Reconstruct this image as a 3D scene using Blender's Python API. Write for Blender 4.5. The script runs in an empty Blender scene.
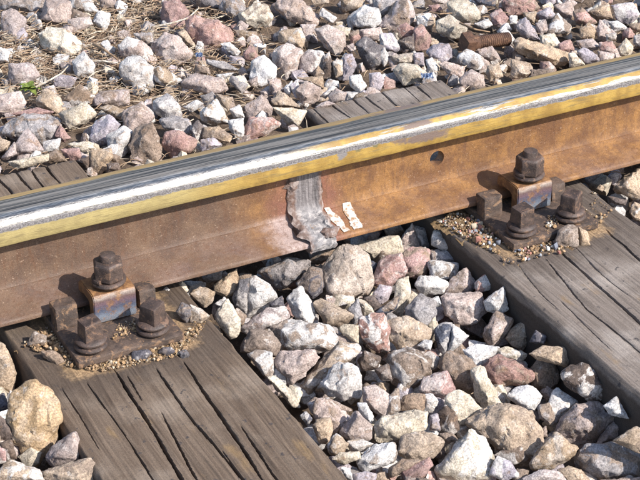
import bpy, bmesh, math, random
import numpy as np
from mathutils import Vector, Matrix, noise

rnd = random.Random(7)
sc = bpy.context.scene
C = sc.collection

# ------------------------------------------------------------------ camera
CAM = Vector((0.0, -1.95222, 1.27104))
RGT = Vector((0.88728209, -0.46117824, 0.00671748))
UPV = Vector((0.22660209, 0.44856313, 0.86454763))
FWD = Vector((0.40172377, 0.76557544, -0.50250598))
FPX = 1784.23
cam = bpy.data.objects.new('camera', bpy.data.cameras.new('camera'))
C.objects.link(cam)
m = Matrix((RGT, UPV, -FWD)).transposed().to_4x4()
m.translation = CAM
cam.matrix_world = m
cam.data.sensor_width = 36.0
cam.data.lens = FPX / 640 * 36.0
cam.data.clip_start = 0.05
cam.data.clip_end = 500
cam.data.dof.use_dof = False
sc.camera = cam

# ------------------------------------------------------------------ sky, sun, exposure
SUN_EL, SUN_DIR = math.radians(40), Vector((0.50, -0.866))
world = bpy.data.worlds.new('World')
sc.world = world
world.use_nodes = True
nt = world.node_tree
sky = nt.nodes.new('ShaderNodeTexSky')
sky.sky_type = 'NISHITA'
sky.sun_disc = False
sky.sun_elevation = SUN_EL
sky.sun_rotation = math.atan2(SUN_DIR.x, SUN_DIR.y)
bg = nt.nodes['Background']
bg.inputs['Strength'].default_value = 0.14
nt.links.new(sky.outputs[0], bg.inputs[0])
sun = bpy.data.objects.new('sun', bpy.data.lights.new('sun', 'SUN'))
C.objects.link(sun)
sun.data.energy = 4.3
sun.data.angle = math.radians(0.5)
sun.data.color = (1.0, 0.95, 0.88)
sv = Vector((SUN_DIR.x * math.cos(SUN_EL), SUN_DIR.y * math.cos(SUN_EL), math.sin(SUN_EL)))
sun.rotation_euler = sv.to_track_quat('Z', 'Y').to_euler()
sun.location = (1, -2, 4)
sc.view_settings.view_transform = 'Standard'
sc.view_settings.look = 'None'
sc.view_settings.exposure = 0.84
sc.view_settings.gamma = 1.0

# ------------------------------------------------------------------ helpers
def ray(px, py):
    return FWD + RGT * ((px - 320) / FPX) + UPV * ((240 - py) / FPX)

def atz(px, py, z):
    d = ray(px, py)
    return CAM + d * ((z - CAM.z) / d.z)

def tag(o, label=None, cat=None, group=None, kind=None):
    if label: o['label'] = label
    if cat: o['category'] = cat
    if group: o['group'] = group
    if kind: o['kind'] = kind
    return o

def empty(name, loc=(0, 0, 0)):
    o = bpy.data.objects.new(name, None)
    C.objects.link(o)
    o.location = loc
    o.empty_display_size = 0.02
    return o

def link_mesh(name, me, mat=None, parent=None, loc=(0, 0, 0)):
    o = bpy.data.objects.new(name, me)
    C.objects.link(o)
    if mat: me.materials.append(mat)
    o.location = loc
    if parent: o.parent = parent
    return o

def from_bm(name, bm, mat=None, parent=None, loc=(0, 0, 0), sharp=35):
    me = bpy.data.meshes.new(name)
    bm.normal_update()
    bm.to_mesh(me)
    bm.free()
    for p in me.polygons: p.use_smooth = True
    if sharp: me.set_sharp_from_angle(angle=math.radians(sharp))
    return link_mesh(name, me, mat, parent, loc)

def from_np(name, V, F, mat=None, parent=None, loc=(0, 0, 0), sharp=None, smooth=True):
    me = bpy.data.meshes.new(name)
    V = np.asarray(V, np.float32); F = np.asarray(F, np.int32)
    me.vertices.add(len(V)); me.vertices.foreach_set('co', V.ravel())
    k = F.shape[1]
    me.loops.add(F.size); me.loops.foreach_set('vertex_index', F.ravel())
    me.polygons.add(len(F))
    me.polygons.foreach_set('loop_start', np.arange(len(F), dtype=np.int32) * k)
    me.polygons.foreach_set('loop_total', np.full(len(F), k, np.int32))
    me.polygons.foreach_set('use_smooth', np.full(len(F), smooth))
    me.update(calc_edges=True)
    me.validate()
    if sharp: me.set_sharp_from_angle(angle=math.radians(sharp))
    return link_mesh(name, me, mat, parent, loc)

_rs = np.random.RandomState(11)
_LAT = _rs.rand(64, 64, 64).astype(np.float32) * 2 - 1
def vnoise(x, y, z):
    x, y, z = np.broadcast_arrays(np.asarray(x, float), np.asarray(y, float), np.asarray(z, float))
    xi, yi, zi = np.floor(x).astype(int), np.floor(y).astype(int), np.floor(z).astype(int)
    fx, fy, fz = x - xi, y - yi, z - zi
    fx = fx * fx * (3 - 2 * fx); fy = fy * fy * (3 - 2 * fy); fz = fz * fz * (3 - 2 * fz)
    g = lambda a, b, c: _LAT[(xi + a) & 63, (yi + b) & 63, (zi + c) & 63]
    l = lambda a, b, t: a + (b - a) * t
    return l(l(l(g(0,0,0), g(1,0,0), fx), l(g(0,1,0), g(1,1,0), fx), fy),
             l(l(g(0,0,1), g(1,0,1), fx), l(g(0,1,1), g(1,1,1), fx), fy), fz)

# ------------------------------------------------------------------ material helpers
class NT:
    def __init__(s, name):
        s.m = bpy.data.materials.new(name); s.m.use_nodes = True
        s.t = s.m.node_tree; s.t.nodes.clear()
        s.out = s.n('ShaderNodeOutputMaterial'); s.b = s.n('ShaderNodeBsdfPrincipled')
        s.l(s.b.outputs[0], s.out.inputs[0])
    def n(s, t, **k):
        x = s.t.nodes.new(t)
        for a, v in k.items(): setattr(x, a, v)
        return x
    def l(s, a, b): s.t.links.new(a, b)
    def coord(s, kind='Object', scale=(1, 1, 1), off=None):
        tc = s.n('ShaderNodeTexCoord'); mp = s.n('ShaderNodeMapping')
        mp.inputs['Scale'].default_value = scale
        s.l(tc.outputs[kind], mp.inputs[0])
        if off is not None: s.l(off, mp.inputs['Location'])
        return mp.outputs[0]
    def noise(s, vec, scale, detail=4, rough=.55, out='Fac', dist=0):
        x = s.n('ShaderNodeTexNoise'); s.l(vec, x.inputs['Vector'])
        x.inputs['Scale'].default_value = scale; x.inputs['Detail'].default_value = detail
        x.inputs['Roughness'].default_value = rough; x.inputs['Distortion'].default_value = dist
        return x.outputs[out]
    def vor(s, vec, scale, feature='F1', out='Distance'):
        x = s.n('ShaderNodeTexVoronoi', feature=feature); s.l(vec, x.inputs['Vector'])
        x.inputs['Scale'].default_value = scale
        return x.outputs[out]
    def ramp(s, fac, lo, hi, a=0.0, b=1.0):
        x = s.n('ShaderNodeMapRange', interpolation_type='SMOOTHSTEP'); s.l(fac, x.inputs[0])
        for i, v in zip((1, 2, 3, 4), (lo, hi, a, b)): x.inputs[i].default_value = v
        return x.outputs[0]
    def math(s, op, a, b=None):
        x = s.n('ShaderNodeMath', operation=op)
        for i, v in enumerate((a, b)):
            if v is None: continue
            if isinstance(v, (int, float)): x.inputs[i].default_value = v
            else: s.l(v, x.inputs[i])
        return x.outputs[0]
    def mix(s, fac, a, b, mode='MIX'):
        x = s.n('ShaderNodeMix', data_type='RGBA', blend_type=mode)
        for i, v in ((0, fac), (6, a), (7, b)):
            if isinstance(v, (int, float)): x.inputs[i].default_value = v
            elif isinstance(v, tuple): x.inputs[i].default_value = (*v[:3], 1)
            else: s.l(v, x.inputs[i])
        return x.outputs[2]
    def bump(s, h, strength=.4, dist=.002, prev=None):
        x = s.n('ShaderNodeBump'); x.inputs['Strength'].default_value = strength
        x.inputs['Distance'].default_value = dist; s.l(h, x.inputs['Height'])
        if prev is not None: s.l(prev, x.inputs['Normal'])
        return x.outputs[0]
    def set(s, color=None, rough=None, metal=None, normal=None, spec=None):
        for k, v in (('Base Color', color), ('Roughness', rough), ('Metallic', metal), ('Normal', normal), ('Specular IOR Level', spec)):
            if v is None: continue
            if isinstance(v, (int, float)): s.b.inputs[k].default_value = v
            elif isinstance(v, tuple): s.b.inputs[k].default_value = (*v[:3], 1)
            else: s.l(v, s.b.inputs[k])
        return s.m

def stone_material(name, fill=False):
    t = NT(name)
    oi = t.n('ShaderNodeObjectInfo')
    if fill:
        at = t.n('ShaderNodeAttribute', attribute_name='tint'); col = at.outputs['Color']
        vec = t.coord('Object'); rn = t.noise(vec, 3, 0)
    else:
        col = oi.outputs['Color']
        rn = oi.outputs['Random']
        off = t.n('ShaderNodeCombineXYZ')
        k = t.math('MULTIPLY', rn, 37.0)
        t.l(k, off.inputs[0]); t.l(k, off.inputs[1])
        vec = t.coord('Object', off=off.outputs[0])
    hsv = t.n('ShaderNodeHueSaturation')
    t.l(col, hsv.inputs['Color']); hsv.inputs['Value'].default_value = .55; hsv.inputs['Saturation'].default_value = 1.15
    big = t.ramp(t.noise(vec, 38, 4, .6, dist=.6), .42, .66)
    c = t.mix(t.math('MULTIPLY', big, .75), col, hsv.outputs[0])
    r2 = t.math('FRACT', t.math('MULTIPLY', rn, 7.31))
    amt = t.ramp(r2, .15, .95, .15, .95)
    patch = t.math('MULTIPLY', t.ramp(t.noise(vec, 24, 5, .62, dist=1.2), .49, .55), amt)
    r3 = t.math('FRACT', t.math('MULTIPLY', rn, 17.7))
    tone = t.mix(t.ramp(r3, .45, .55), (.27, .205, .16), (.62, .57, .53))
    c = t.mix(patch, c, tone)
    rust = t.ramp(t.noise(vec, 55, 5, .65, dist=1.0), .57, .70, 0, .6)
    c = t.mix(rust, c, (.30, .19, .12))
    pale = t.ramp(t.noise(vec, 70, 6, .7), .57, .68, 0, .55)
    c = t.mix(pale, c, (.62, .57, .53))
    speck = t.ramp(t.noise(vec, 420, 3, .7), .36, .62, .66, 1.2)
    c = t.mix(1.0, c, speck, 'MULTIPLY')
    vein = t.ramp(t.vor(vec, 60, 'DISTANCE_TO_EDGE'), .0, .03, .35, 0)
    vein = t.math('MULTIPLY', vein, t.ramp(t.noise(vec, 30, 2), .62, .7))
    c = t.mix(vein, c, (.10, .07, .05))
    h = t.noise(vec, 130, 8, .68)
    b = t.bump(h, .75, .006)
    b = t.bump(t.noise(vec, 650, 4, .7), .45, .0014, b)
    return t.set(c, .92, 0.0, b, .25)

M = {}
M['stone'] = stone_material('stone')
M['gravel'] = stone_material('gravel', True)

def rust_material(name, dark, mid, light, rough=.75, metal=.0, spots=.5):
    t = NT(name)
    oi = t.n('ShaderNodeObjectInfo'); off = t.n('ShaderNodeCombineXYZ'); k = t.math('MULTIPLY', oi.outputs['Random'], 23.0)
    t.l(k, off.inputs[0]); t.l(k, off.inputs[1]); v = t.coord('Object', off=off.outputs[0])
    c = t.mix(t.ramp(t.noise(v, 45, 6, .65), .38, .62), dark, mid)
    flake = t.ramp(t.noise(v, 85, 5, .65, dist=.8), .54, .62, 0, .7)
    c = t.mix(flake, c, tuple(q * 1.25 for q in light))
    c = t.mix(t.ramp(t.noise(v, 160, 5, .7, dist=.4), .55, .72, 0, spots), c, light)
    fine = t.ramp(t.noise(v, 900, 3, .7), .32, .68, .7, 1.25)
    c = t.mix(1.0, c, fine, 'MULTIPLY')
    b = t.bump(t.noise(v, 210, 6, .7), .5, .002)
    b = t.bump(t.noise(v, 1100, 3, .7), .35, .0006, b)
    return t.set(c, rough, metal, b, .4)

M['iron'] = rust_material('dark_iron', (.040, .029, .026), (.085, .058, .048), (.15, .09, .06), .5)
M['plate'] = rust_material('plate_iron', (.050, .036, .030), (.105, .072, .056), (.20, .12, .07), .6)
M['oldbolt'] = rust_material('rusty_bolt_iron', (.060, .030, .019), (.115, .058, .034), (.17, .09, .05), .8)

def rail_side_material(name):
    t = NT(name); v = t.coord('Object')
    tc = t.n('ShaderNodeTexCoord'); sep = t.n('ShaderNodeSeparateXYZ'); t.l(tc.outputs['Object'], sep.inputs[0])
    X, Z = sep.outputs['X'], sep.outputs['Z']
    brown = t.mix(t.ramp(t.noise(v, 22, 5, .6), .35, .65), (.093, .056, .039), (.145, .089, .057))
    orange = t.mix(t.ramp(t.noise(v, 26, 6, .65), .35, .66), (.135, .062, .026), (.262, .130, .044))
    # the right-hand rail and the heated zone by the weld are more orange than the old rail on the left
    w = t.ramp(t.math('ADD', X, t.math('MULTIPLY', t.noise(v, 9, 3), .22)), .93, 1.13)
    c = t.mix(w, brown, orange)
    # heat-tinted reddish bands on both sides of the weld
    d = t.math('ABSOLUTE', t.math('SUBTRACT', X, .995))
    heat = t.math('MULTIPLY', t.ramp(t.math('ADD', d, t.math('MULTIPLY', t.noise(v, 24, 3), .06)), .05, .105, 1, 0), .65)
    c = t.mix(heat, c, (.19, .075, .062))
    # grey-mauve mill scale along the foot of the old rail
    scale = t.math('MULTIPLY', t.ramp(t.noise(v, 14, 5, .6), .45, .62), t.ramp(Z, .05, .03))
    c = t.mix(t.math('MULTIPLY', scale, .28), c, (.20, .135, .125))
    ds = t.math('ABSOLUTE', t.math('SUBTRACT', X, .958))
    spl = t.math('MULTIPLY', t.ramp(t.math('ADD', ds, t.math('MULTIPLY', t.noise(v, 40, 5, .7), .07)), .045, .075, 1, 0), t.ramp(Z, .054, .044))
    c = t.mix(t.math('MULTIPLY', spl, .75), c, (.36, .29, .27))
    vs = t.coord('Object', (60, 60, 14))
    streak = t.ramp(t.noise(vs, 3, 5, .65), .44, .70, 0, .6)
    c = t.mix(streak, c, (.11, .052, .028))
    dots = t.ramp(t.noise(v, 300, 3, .75), .63, .70, 0, .6)
    c = t.mix(dots, c, (.40, .29, .21))
    fine = t.ramp(t.noise(v, 800, 3, .7), .3, .7, .72, 1.25)
    c = t.mix(1.0, c, fine, 'MULTIPLY')
    b = t.bump(t.noise(v, 120, 7, .7), .45, .003)
    b = t.bump(t.noise(v, 900, 3, .7), .4, .0008, b)
    return t.set(c, t.ramp(t.noise(v, 40, 3), .3, .7, .5, .75), 0.0, b, .45)
M['railside'] = rail_side_material('rail_rust')

def rail_head_material(name):
    t = NT(name); v = t.coord('Object')
    tc = t.n('ShaderNodeTexCoord'); sep = t.n('ShaderNodeSeparateXYZ'); t.l(tc.outputs['Object'], sep.inputs[0])
    X, Y, Z = sep.outputs
    vl = t.coord('Object', (4, 60, 60))                 # streaks along the rail
    ls = t.noise(vl, 3, 6, .65)
    vf = t.coord('Object', (14, 260, 260))
    fs = t.noise(vf, 3, 5, .7)
    yellow = t.mix(t.ramp(t.noise(v, 30, 5, .65), .35, .65), (.25, .15, .035), (.39, .25, .058))
    pale = t.mix(t.ramp(t.noise(v, 40, 5, .6), .3, .7), (.27, .21, .09), (.36, .285, .12))
    wl = t.ramp(t.math('ADD', X, t.math('MULTIPLY', t.noise(v, 7, 3), .2)), .80, 1.08)
    yel = t.mix(wl, pale, yellow)
    yel = t.mix(t.ramp(t.noise(t.coord('Object', (8, 60, 60)), 3, 5, .7), .52, .68, 0, .6), yel, (.15, .115, .055))
    ochre = t.mix(t.ramp(ls, .35, .65), (.22, .145, .062), (.31, .20, .07))
    wob = t.math('MULTIPLY', t.math('SUBTRACT', ls, .5), .008)
    wob2 = t.math('MULTIPLY', t.math('SUBTRACT', fs, .5), .008)
    yw = t.math('ADD', t.math('ADD', Y, wob), wob2)
    # y > .014 unworn far shoulder; -.033..-.014 polished contact band; between them dark burnished steel
    far = t.ramp(yw, .013, .018)
    # on the right rail the contact band is split by a line of ochre paint
    right = t.ramp(t.math('ADD', X, t.math('MULTIPLY', t.noise(v, 11, 2), .1)), .99, 1.10)
    band = t.math('MULTIPLY', t.ramp(yw, -.0335, -.0320), t.ramp(yw, -.0270, -.0245, 1, 0))
    patch = t.math('MULTIPLY', band, t.math('MULTIPLY', right, t.ramp(ls, .36, .46)))
    side = t.ramp(t.math('ADD', Z, t.math('ADD', t.math('MULTIPLY', t.math('SUBTRACT', fs, .5), .006), t.math('MULTIPLY', t.math('SUBTRACT', t.noise(v, 60, 5, .7), .5), .008))), .1415, .1430, 1, 0)
    # dark bare patches on the right rail's side
    dx = t.math('ABSOLUTE', t.math('SUBTRACT', X, 1.168))
    bare = t.math('MULTIPLY', t.ramp(t.math('ADD', dx, t.math('MULTIPLY', t.noise(v, 34, 5, .65), .13)), .080, .105, 1, 0), t.ramp(t.math('ADD', Z, t.math('MULTIPLY', t.noise(v, 40, 5, .65), .026)), .142, .147))
    vb = t.coord('Object', (2.2, 210, 210)); bs = t.noise(vb, 2, 4, .6)
    t_dark = t.mix(t.ramp(bs, .38, .62), (.030, .027, .025), (.21, .185, .16))
    steel_c = t.mix(t.ramp(fs, .3, .7), (.14, .13, .12), (.50, .475, .45))
    steel_c = t.mix(t.ramp(yw, -.021, -.014), steel_c, t_dark)
    paint_c = t.mix(far, yel, ochre)
    pm = t.math('MAXIMUM', far, t.math('MAXIMUM', side, patch))
    c = t.mix(pm, steel_c, paint_c)
    for bx_, bz_, br_, bc_ in ((1.040, .139, .0105, (.17, .17, .19)), (1.064, .143, .0075, (.12, .11, .055)), (1.092, .144, .006, (.13, .12, .06)), (1.125, .143, .010, (.16, .11, .085))):
        dx_ = t.math('SUBTRACT', X, bx_); dz_ = t.math('SUBTRACT', Z, bz_)
        d_ = t.math('SQRT', t.math('ADD', t.math('MULTIPLY', dx_, dx_), t.math('MULTIPLY', dz_, dz_)))
        s_ = t.ramp(t.math('ADD', d_, t.math('MULTIPLY', t.math('SUBTRACT', t.noise(v, 75, 5, .65), .5), .020)), br_ * .55, br_ * .9, 1, 0)
        c = t.mix(t.math('MULTIPLY', t.math('MULTIPLY', s_, side), .85), c, bc_)
    c = t.mix(t.math('MULTIPLY', bare, pm), c, (.15, .105, .085))
    # scuffed, speckled lip between the contact band and the painted side
    zs = t.math('ADD', Z, t.math('MULTIPLY', t.math('SUBTRACT', t.noise(v, 130, 4, .7), .5), .006))
    lip = t.math('MULTIPLY', t.ramp(zs, .1500, .1480), t.ramp(Y, -.010, -.016))
    lip = t.math('MULTIPLY', t.math('MULTIPLY', lip, t.math('SUBTRACT', 1.0, side)), t.ramp(t.noise(v, 260, 3, .6), .36, .46))
    lipc = t.mix(t.ramp(t.noise(v, 480, 3, .7), .42, .6), (.13, .12, .125), (.27, .25, .25))
    c = t.mix(lip, c, lipc)
    dull = t.math('MULTIPLY', t.ramp(yw, -.0235, -.0165), .78)
    metal = t.math('MULTIPLY', t.math('SUBTRACT', 1.0, pm), t.math('SUBTRACT', 1.0, t.math('MAXIMUM', dull, t.math('MULTIPLY', lip, .8))))
    rgh = t.n('ShaderNodeMix', data_type='FLOAT')
    t.l(pm, rgh.inputs[0]); t.l(t.ramp(fs, .3, .7, .30, .55), rgh.inputs[2]); rgh.inputs[3].default_value = .62
    b = t.bump(fs, .42, .0016)
    b = t.bump(t.noise(v, 500, 4, .7), .3, .0008, b)
    return t.set(c, rgh.outputs[0], metal, b, .5)
M['railhead'] = rail_head_material('rail_head_worn')

def wood_material(name, a, b_, c_, px):
    t = NT(name); v = t.coord('Object')
    vg = t.coord('Object', (70, 3.2, 70)); vf = t.coord('Object', (260, 7, 200))
    g = t.noise(vg, 1.6, 6, .65, dist=.5); f = t.noise(vf, 1.8, 5, .7)
    c = t.mix(t.ramp(g, .32, .68), a, b_)
    c = t.mix(t.ramp(t.noise(v, 9, 5, .6), .48, .70, 0, .8), c, c_)
    c = t.mix(t.ramp(f, .52, .74, 0, .42), c, (.060, .045, .034))
    tar = t.ramp(t.noise(v, 62, 4, .6), .625, .675, 0, .8)
    c = t.mix(tar, c, (.045, .040, .042))
    ochre = t.ramp(t.noise(t.coord('Object', (14, 5, 14)), 1.7, 4, .6), .60, .74, 0, .55)
    c = t.mix(ochre, c, (.26, .165, .075))
    # oily dark stain round the base plate, then a film of tan dust that thins out over the wood
    tc = t.n('ShaderNodeTexCoord'); sep = t.n('ShaderNodeSeparateXYZ'); t.l(tc.outputs['Object'], sep.inputs[0])
    ex = t.math('MAXIMUM', t.math('SUBTRACT', t.math('ABSOLUTE', t.math('SUBTRACT', sep.outputs['X'], px)), .0725), 0.0)
    ey = t.math('MAXIMUM', t.math('MULTIPLY', t.math('ADD', sep.outputs['Y'], .1705), -1.0), 0.0)
    dp = t.math('SQRT', t.math('ADD', t.math('MULTIPLY', ex, ex), t.math('MULTIPLY', ey, ey)))
    far = t.ramp(sep.outputs['Y'], -.02, .03, 1, 0)
    dn = t.math('ADD', dp, t.math('MULTIPLY', t.math('SUBTRACT', t.noise(v, 26, 5, .65), .5), .09))
    stain = t.math('MULTIPLY', t.math('MULTIPLY', t.ramp(dn, .02, .10, 1, 0), far), .66)
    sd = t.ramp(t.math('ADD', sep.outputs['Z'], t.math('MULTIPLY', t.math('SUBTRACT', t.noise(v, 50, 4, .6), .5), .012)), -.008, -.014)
    c = t.mix(t.math('MULTIPLY', sd, .85), c, (.050, .038, .031))  # sides darker than the top: dark wood plus side shade put into the colour
    c = t.mix(stain, c, (.058, .043, .034))
    dn2 = t.math('ADD', dp, t.math('MULTIPLY', t.math('SUBTRACT', t.noise(v, 70, 6, .7), .5), .05))
    dust = t.math('MULTIPLY', t.math('MULTIPLY', t.ramp(dn2, .004, .026, 1, 0), far), .8)
    c = t.mix(dust, c, t.mix(t.ramp(t.noise(v, 240, 4, .7), .4, .62), (.24, .155, .085), (.40, .27, .15)))
    fine = t.ramp(t.noise(v, 700, 3, .7), .3, .7, .75, 1.22)
    c = t.mix(1.0, c, fine, 'MULTIPLY')
    b = t.bump(f, .35, .0018)
    b = t.bump(t.noise(v, 400, 5, .7), .35, .0012, b)
    return t.set(c, .88, 0, b, .25)
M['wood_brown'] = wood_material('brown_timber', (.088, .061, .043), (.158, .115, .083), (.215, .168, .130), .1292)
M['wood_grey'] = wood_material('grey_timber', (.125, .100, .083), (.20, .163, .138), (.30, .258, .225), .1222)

def soil_material(name, a, b_, c_):
    t = NT(name); v = t.coord('Object')
    c = t.mix(t.ramp(t.noise(v, 30, 6, .7), .35, .65), a, b_)
    c = t.mix(t.ramp(t.noise(v, 260, 4, .7), .55, .7, 0, .8), c, c_)
    b = t.bump(t.noise(v, 120, 8, .7), 1.0, .012)
    return t.set(c, .95, 0, b, .2)
M['soil'] = soil_material('dry_soil', (.13, .092, .066), (.24, .175, .13), (.36, .28, .21))
M['sand'] = soil_material('sand', (.22, .14, .075), (.34, .23, .125), (.46, .34, .21))

t = NT('straw'); at = t.n('ShaderNodeAttribute', attribute_name='tint')
M['straw'] = t.set(at.outputs['Color'], .8, 0, None, .3)
t = NT('grit'); at = t.n('ShaderNodeAttribute', attribute_name='tint')
M['grit'] = t.set(at.outputs['Color'], .85, 0, None, .3)

def slag_material():
    t = NT('weld_slag'); v = t.coord('Object')
    c = t.mix(t.ramp(t.noise(v, 70, 6, .7), .35, .65), (.125, .118, .122), (.29, .27, .27))
    c = t.mix(t.ramp(t.noise(v, 95, 5, .7, dist=.8), .49, .60, 0, .9), c, (.41, .375, .36))
    c = t.mix(t.ramp(t.noise(v, 42, 4, .6), .60, .70, 0, .7), c, (.30, .19, .10))
    tc = t.n('ShaderNodeTexCoord'); sep = t.n('ShaderNodeSeparateXYZ'); t.l(tc.outputs['Object'], sep.inputs[0])
    hi = t.ramp(t.math('ADD', sep.outputs['Z'], t.math('MULTIPLY', t.noise(v, 60, 3), .014)), .058, .070)
    ws = t.noise(t.coord('Object', (260, 60, 16)), 1.2, 5, .65)
    web = t.mix(t.ramp(ws, .35, .65), (.105, .092, .092), (.235, .21, .21))
    web = t.mix(t.ramp(t.math('ABSOLUTE', t.math('SUBTRACT', sep.outputs['X'], .996)), .014, .022), web, (.10, .068, .060))
    rim = t.ramp(t.math('ADD', t.math('ABSOLUTE', t.math('SUBTRACT', sep.outputs['X'], .997)), t.math('MULTIPLY', t.math('SUBTRACT', t.noise(v, 85, 4, .7), .5), .022)), .014, .022, 0, .8)
    c = t.mix(hi, c, web)
    c = t.mix(rim, c, t.mix(t.ramp(t.noise(v, 110, 4), .45, .6), (.15, .085, .060), (.30, .235, .21)))
    b = t.bump(t.noise(v, 160, 7, .7), .8, .004)
    return t.set(c, .55, 0, b, .5)
M['slag'] = slag_material()
t = NT('white_marking_paint'); v = t.coord('Object')
M['whitepaint'] = t.set(t.mix(t.ramp(t.noise(v, 140, 6, .75), .47, .60), (.50, .46, .42), (.27, .16, .09)), .7, 0, t.bump(t.noise(v, 260, 4), .4, .001))

def clip_material():
    t = NT('heat_tinted_steel'); v = t.coord('Object')
    tc = t.n('ShaderNodeTexCoord'); sep = t.n('ShaderNodeSeparateXYZ'); t.l(tc.outputs['Object'], sep.inputs[0])
    X, Y, Z = sep.outputs
    zz = t.math('ADD', Z, t.math('MULTIPLY', t.math('SUBTRACT', t.noise(v, 60, 3), .5), .012))
    rp = t.n('ShaderNodeValToRGB'); t.l(t.math('MULTIPLY', t.math('SUBTRACT', zz, .016), 25.0), rp.inputs[0])
    el = rp.color_ramp.elements
    el[0].position = 0; el[0].color = (.17, .18, .20, 1)
    el[1].position = 1; el[1].color = (.20, .13, .09, 1)
    for p, cc in ((.22, (.20, .24, .30, 1)), (.45, (.085, .105, .16, 1)), (.66, (.13, .085, .11, 1)), (.80, (.12, .075, .075, 1)), (.93, (.27, .22, .19, 1))):
        e = el.new(p); e.color = cc
    front = t.math('MULTIPLY', t.ramp(Y, -.0995, -.1010), t.ramp(t.noise(v, 75, 5, .7), .60, .50, .25, .92))
    rusty = t.mix(t.ramp(t.noise(v, 90, 5, .7), .4, .65), (.13, .065, .033), (.28, .145, .06))
    c = t.mix(front, rusty, rp.outputs[0])
    c = t.mix(1.0, c, t.ramp(t.noise(v, 700, 3, .7), .3, .7, .75, 1.2), 'MULTIPLY')
    return t.set(c, .5, t.math('MULTIPLY', front, .35), t.bump(t.noise(v, 220, 5, .7), .3, .0015), .5)
M['clip'] = clip_material()

# ------------------------------------------------------------------ layout constants (metres)
Z0, H = 0.0218, 0.1386                 # underside of rail foot, rail height
S1, S2, SW = 0.53776, 1.19133, 0.25678
XW = 0.996                             # the weld
YEND = 0.376                           # far end of both sleepers

# ------------------------------------------------------------------ ground
def surf(x, y):
    """height of the ballast's main layer"""
    if y > 0.10: return 0.0
    if x < S1: return -0.012
    if x < S2:
        u = min(1, max(0, (x - S1 - SW) / (S2 - S1 - SW)))
        return -0.012 - 0.030 * u - 0.05 * max(0, min(1, (-y - .1) / .5)) * (.5 + .5 * u)
    return -0.03

n = 220
gx = np.concatenate([np.linspace(-14, -.8, 20), np.linspace(-.7, 3.6, n), np.linspace(3.8, 18, 20)])
gy = np.concatenate([np.linspace(-14, -1.6, 20), np.linspace(-1.5, 3.2, n), np.linspace(3.4, 18, 20)])
GX, GY = np.meshgrid(gx, gy)
GZ = np.where(GY > .12, -.024, -.115) + .006 * vnoise(GX * 14, GY * 14, 3) + .004 * vnoise(GX * 50, GY * 50, 8)
W_, H_ = len(gx), len(gy)
idx = np.arange(W_ * H_).reshape(H_, W_)
F = np.stack([idx[:-1, :-1], idx[:-1, 1:], idx[1:, 1:], idx[1:, :-1]], -1).reshape(-1, 4)
ground = from_np('ground', np.stack([GX, GY, GZ], -1).reshape(-1, 3), F, M['soil'])
tag(ground, 'dry brown soil under the ballast', kind='structure')

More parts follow.
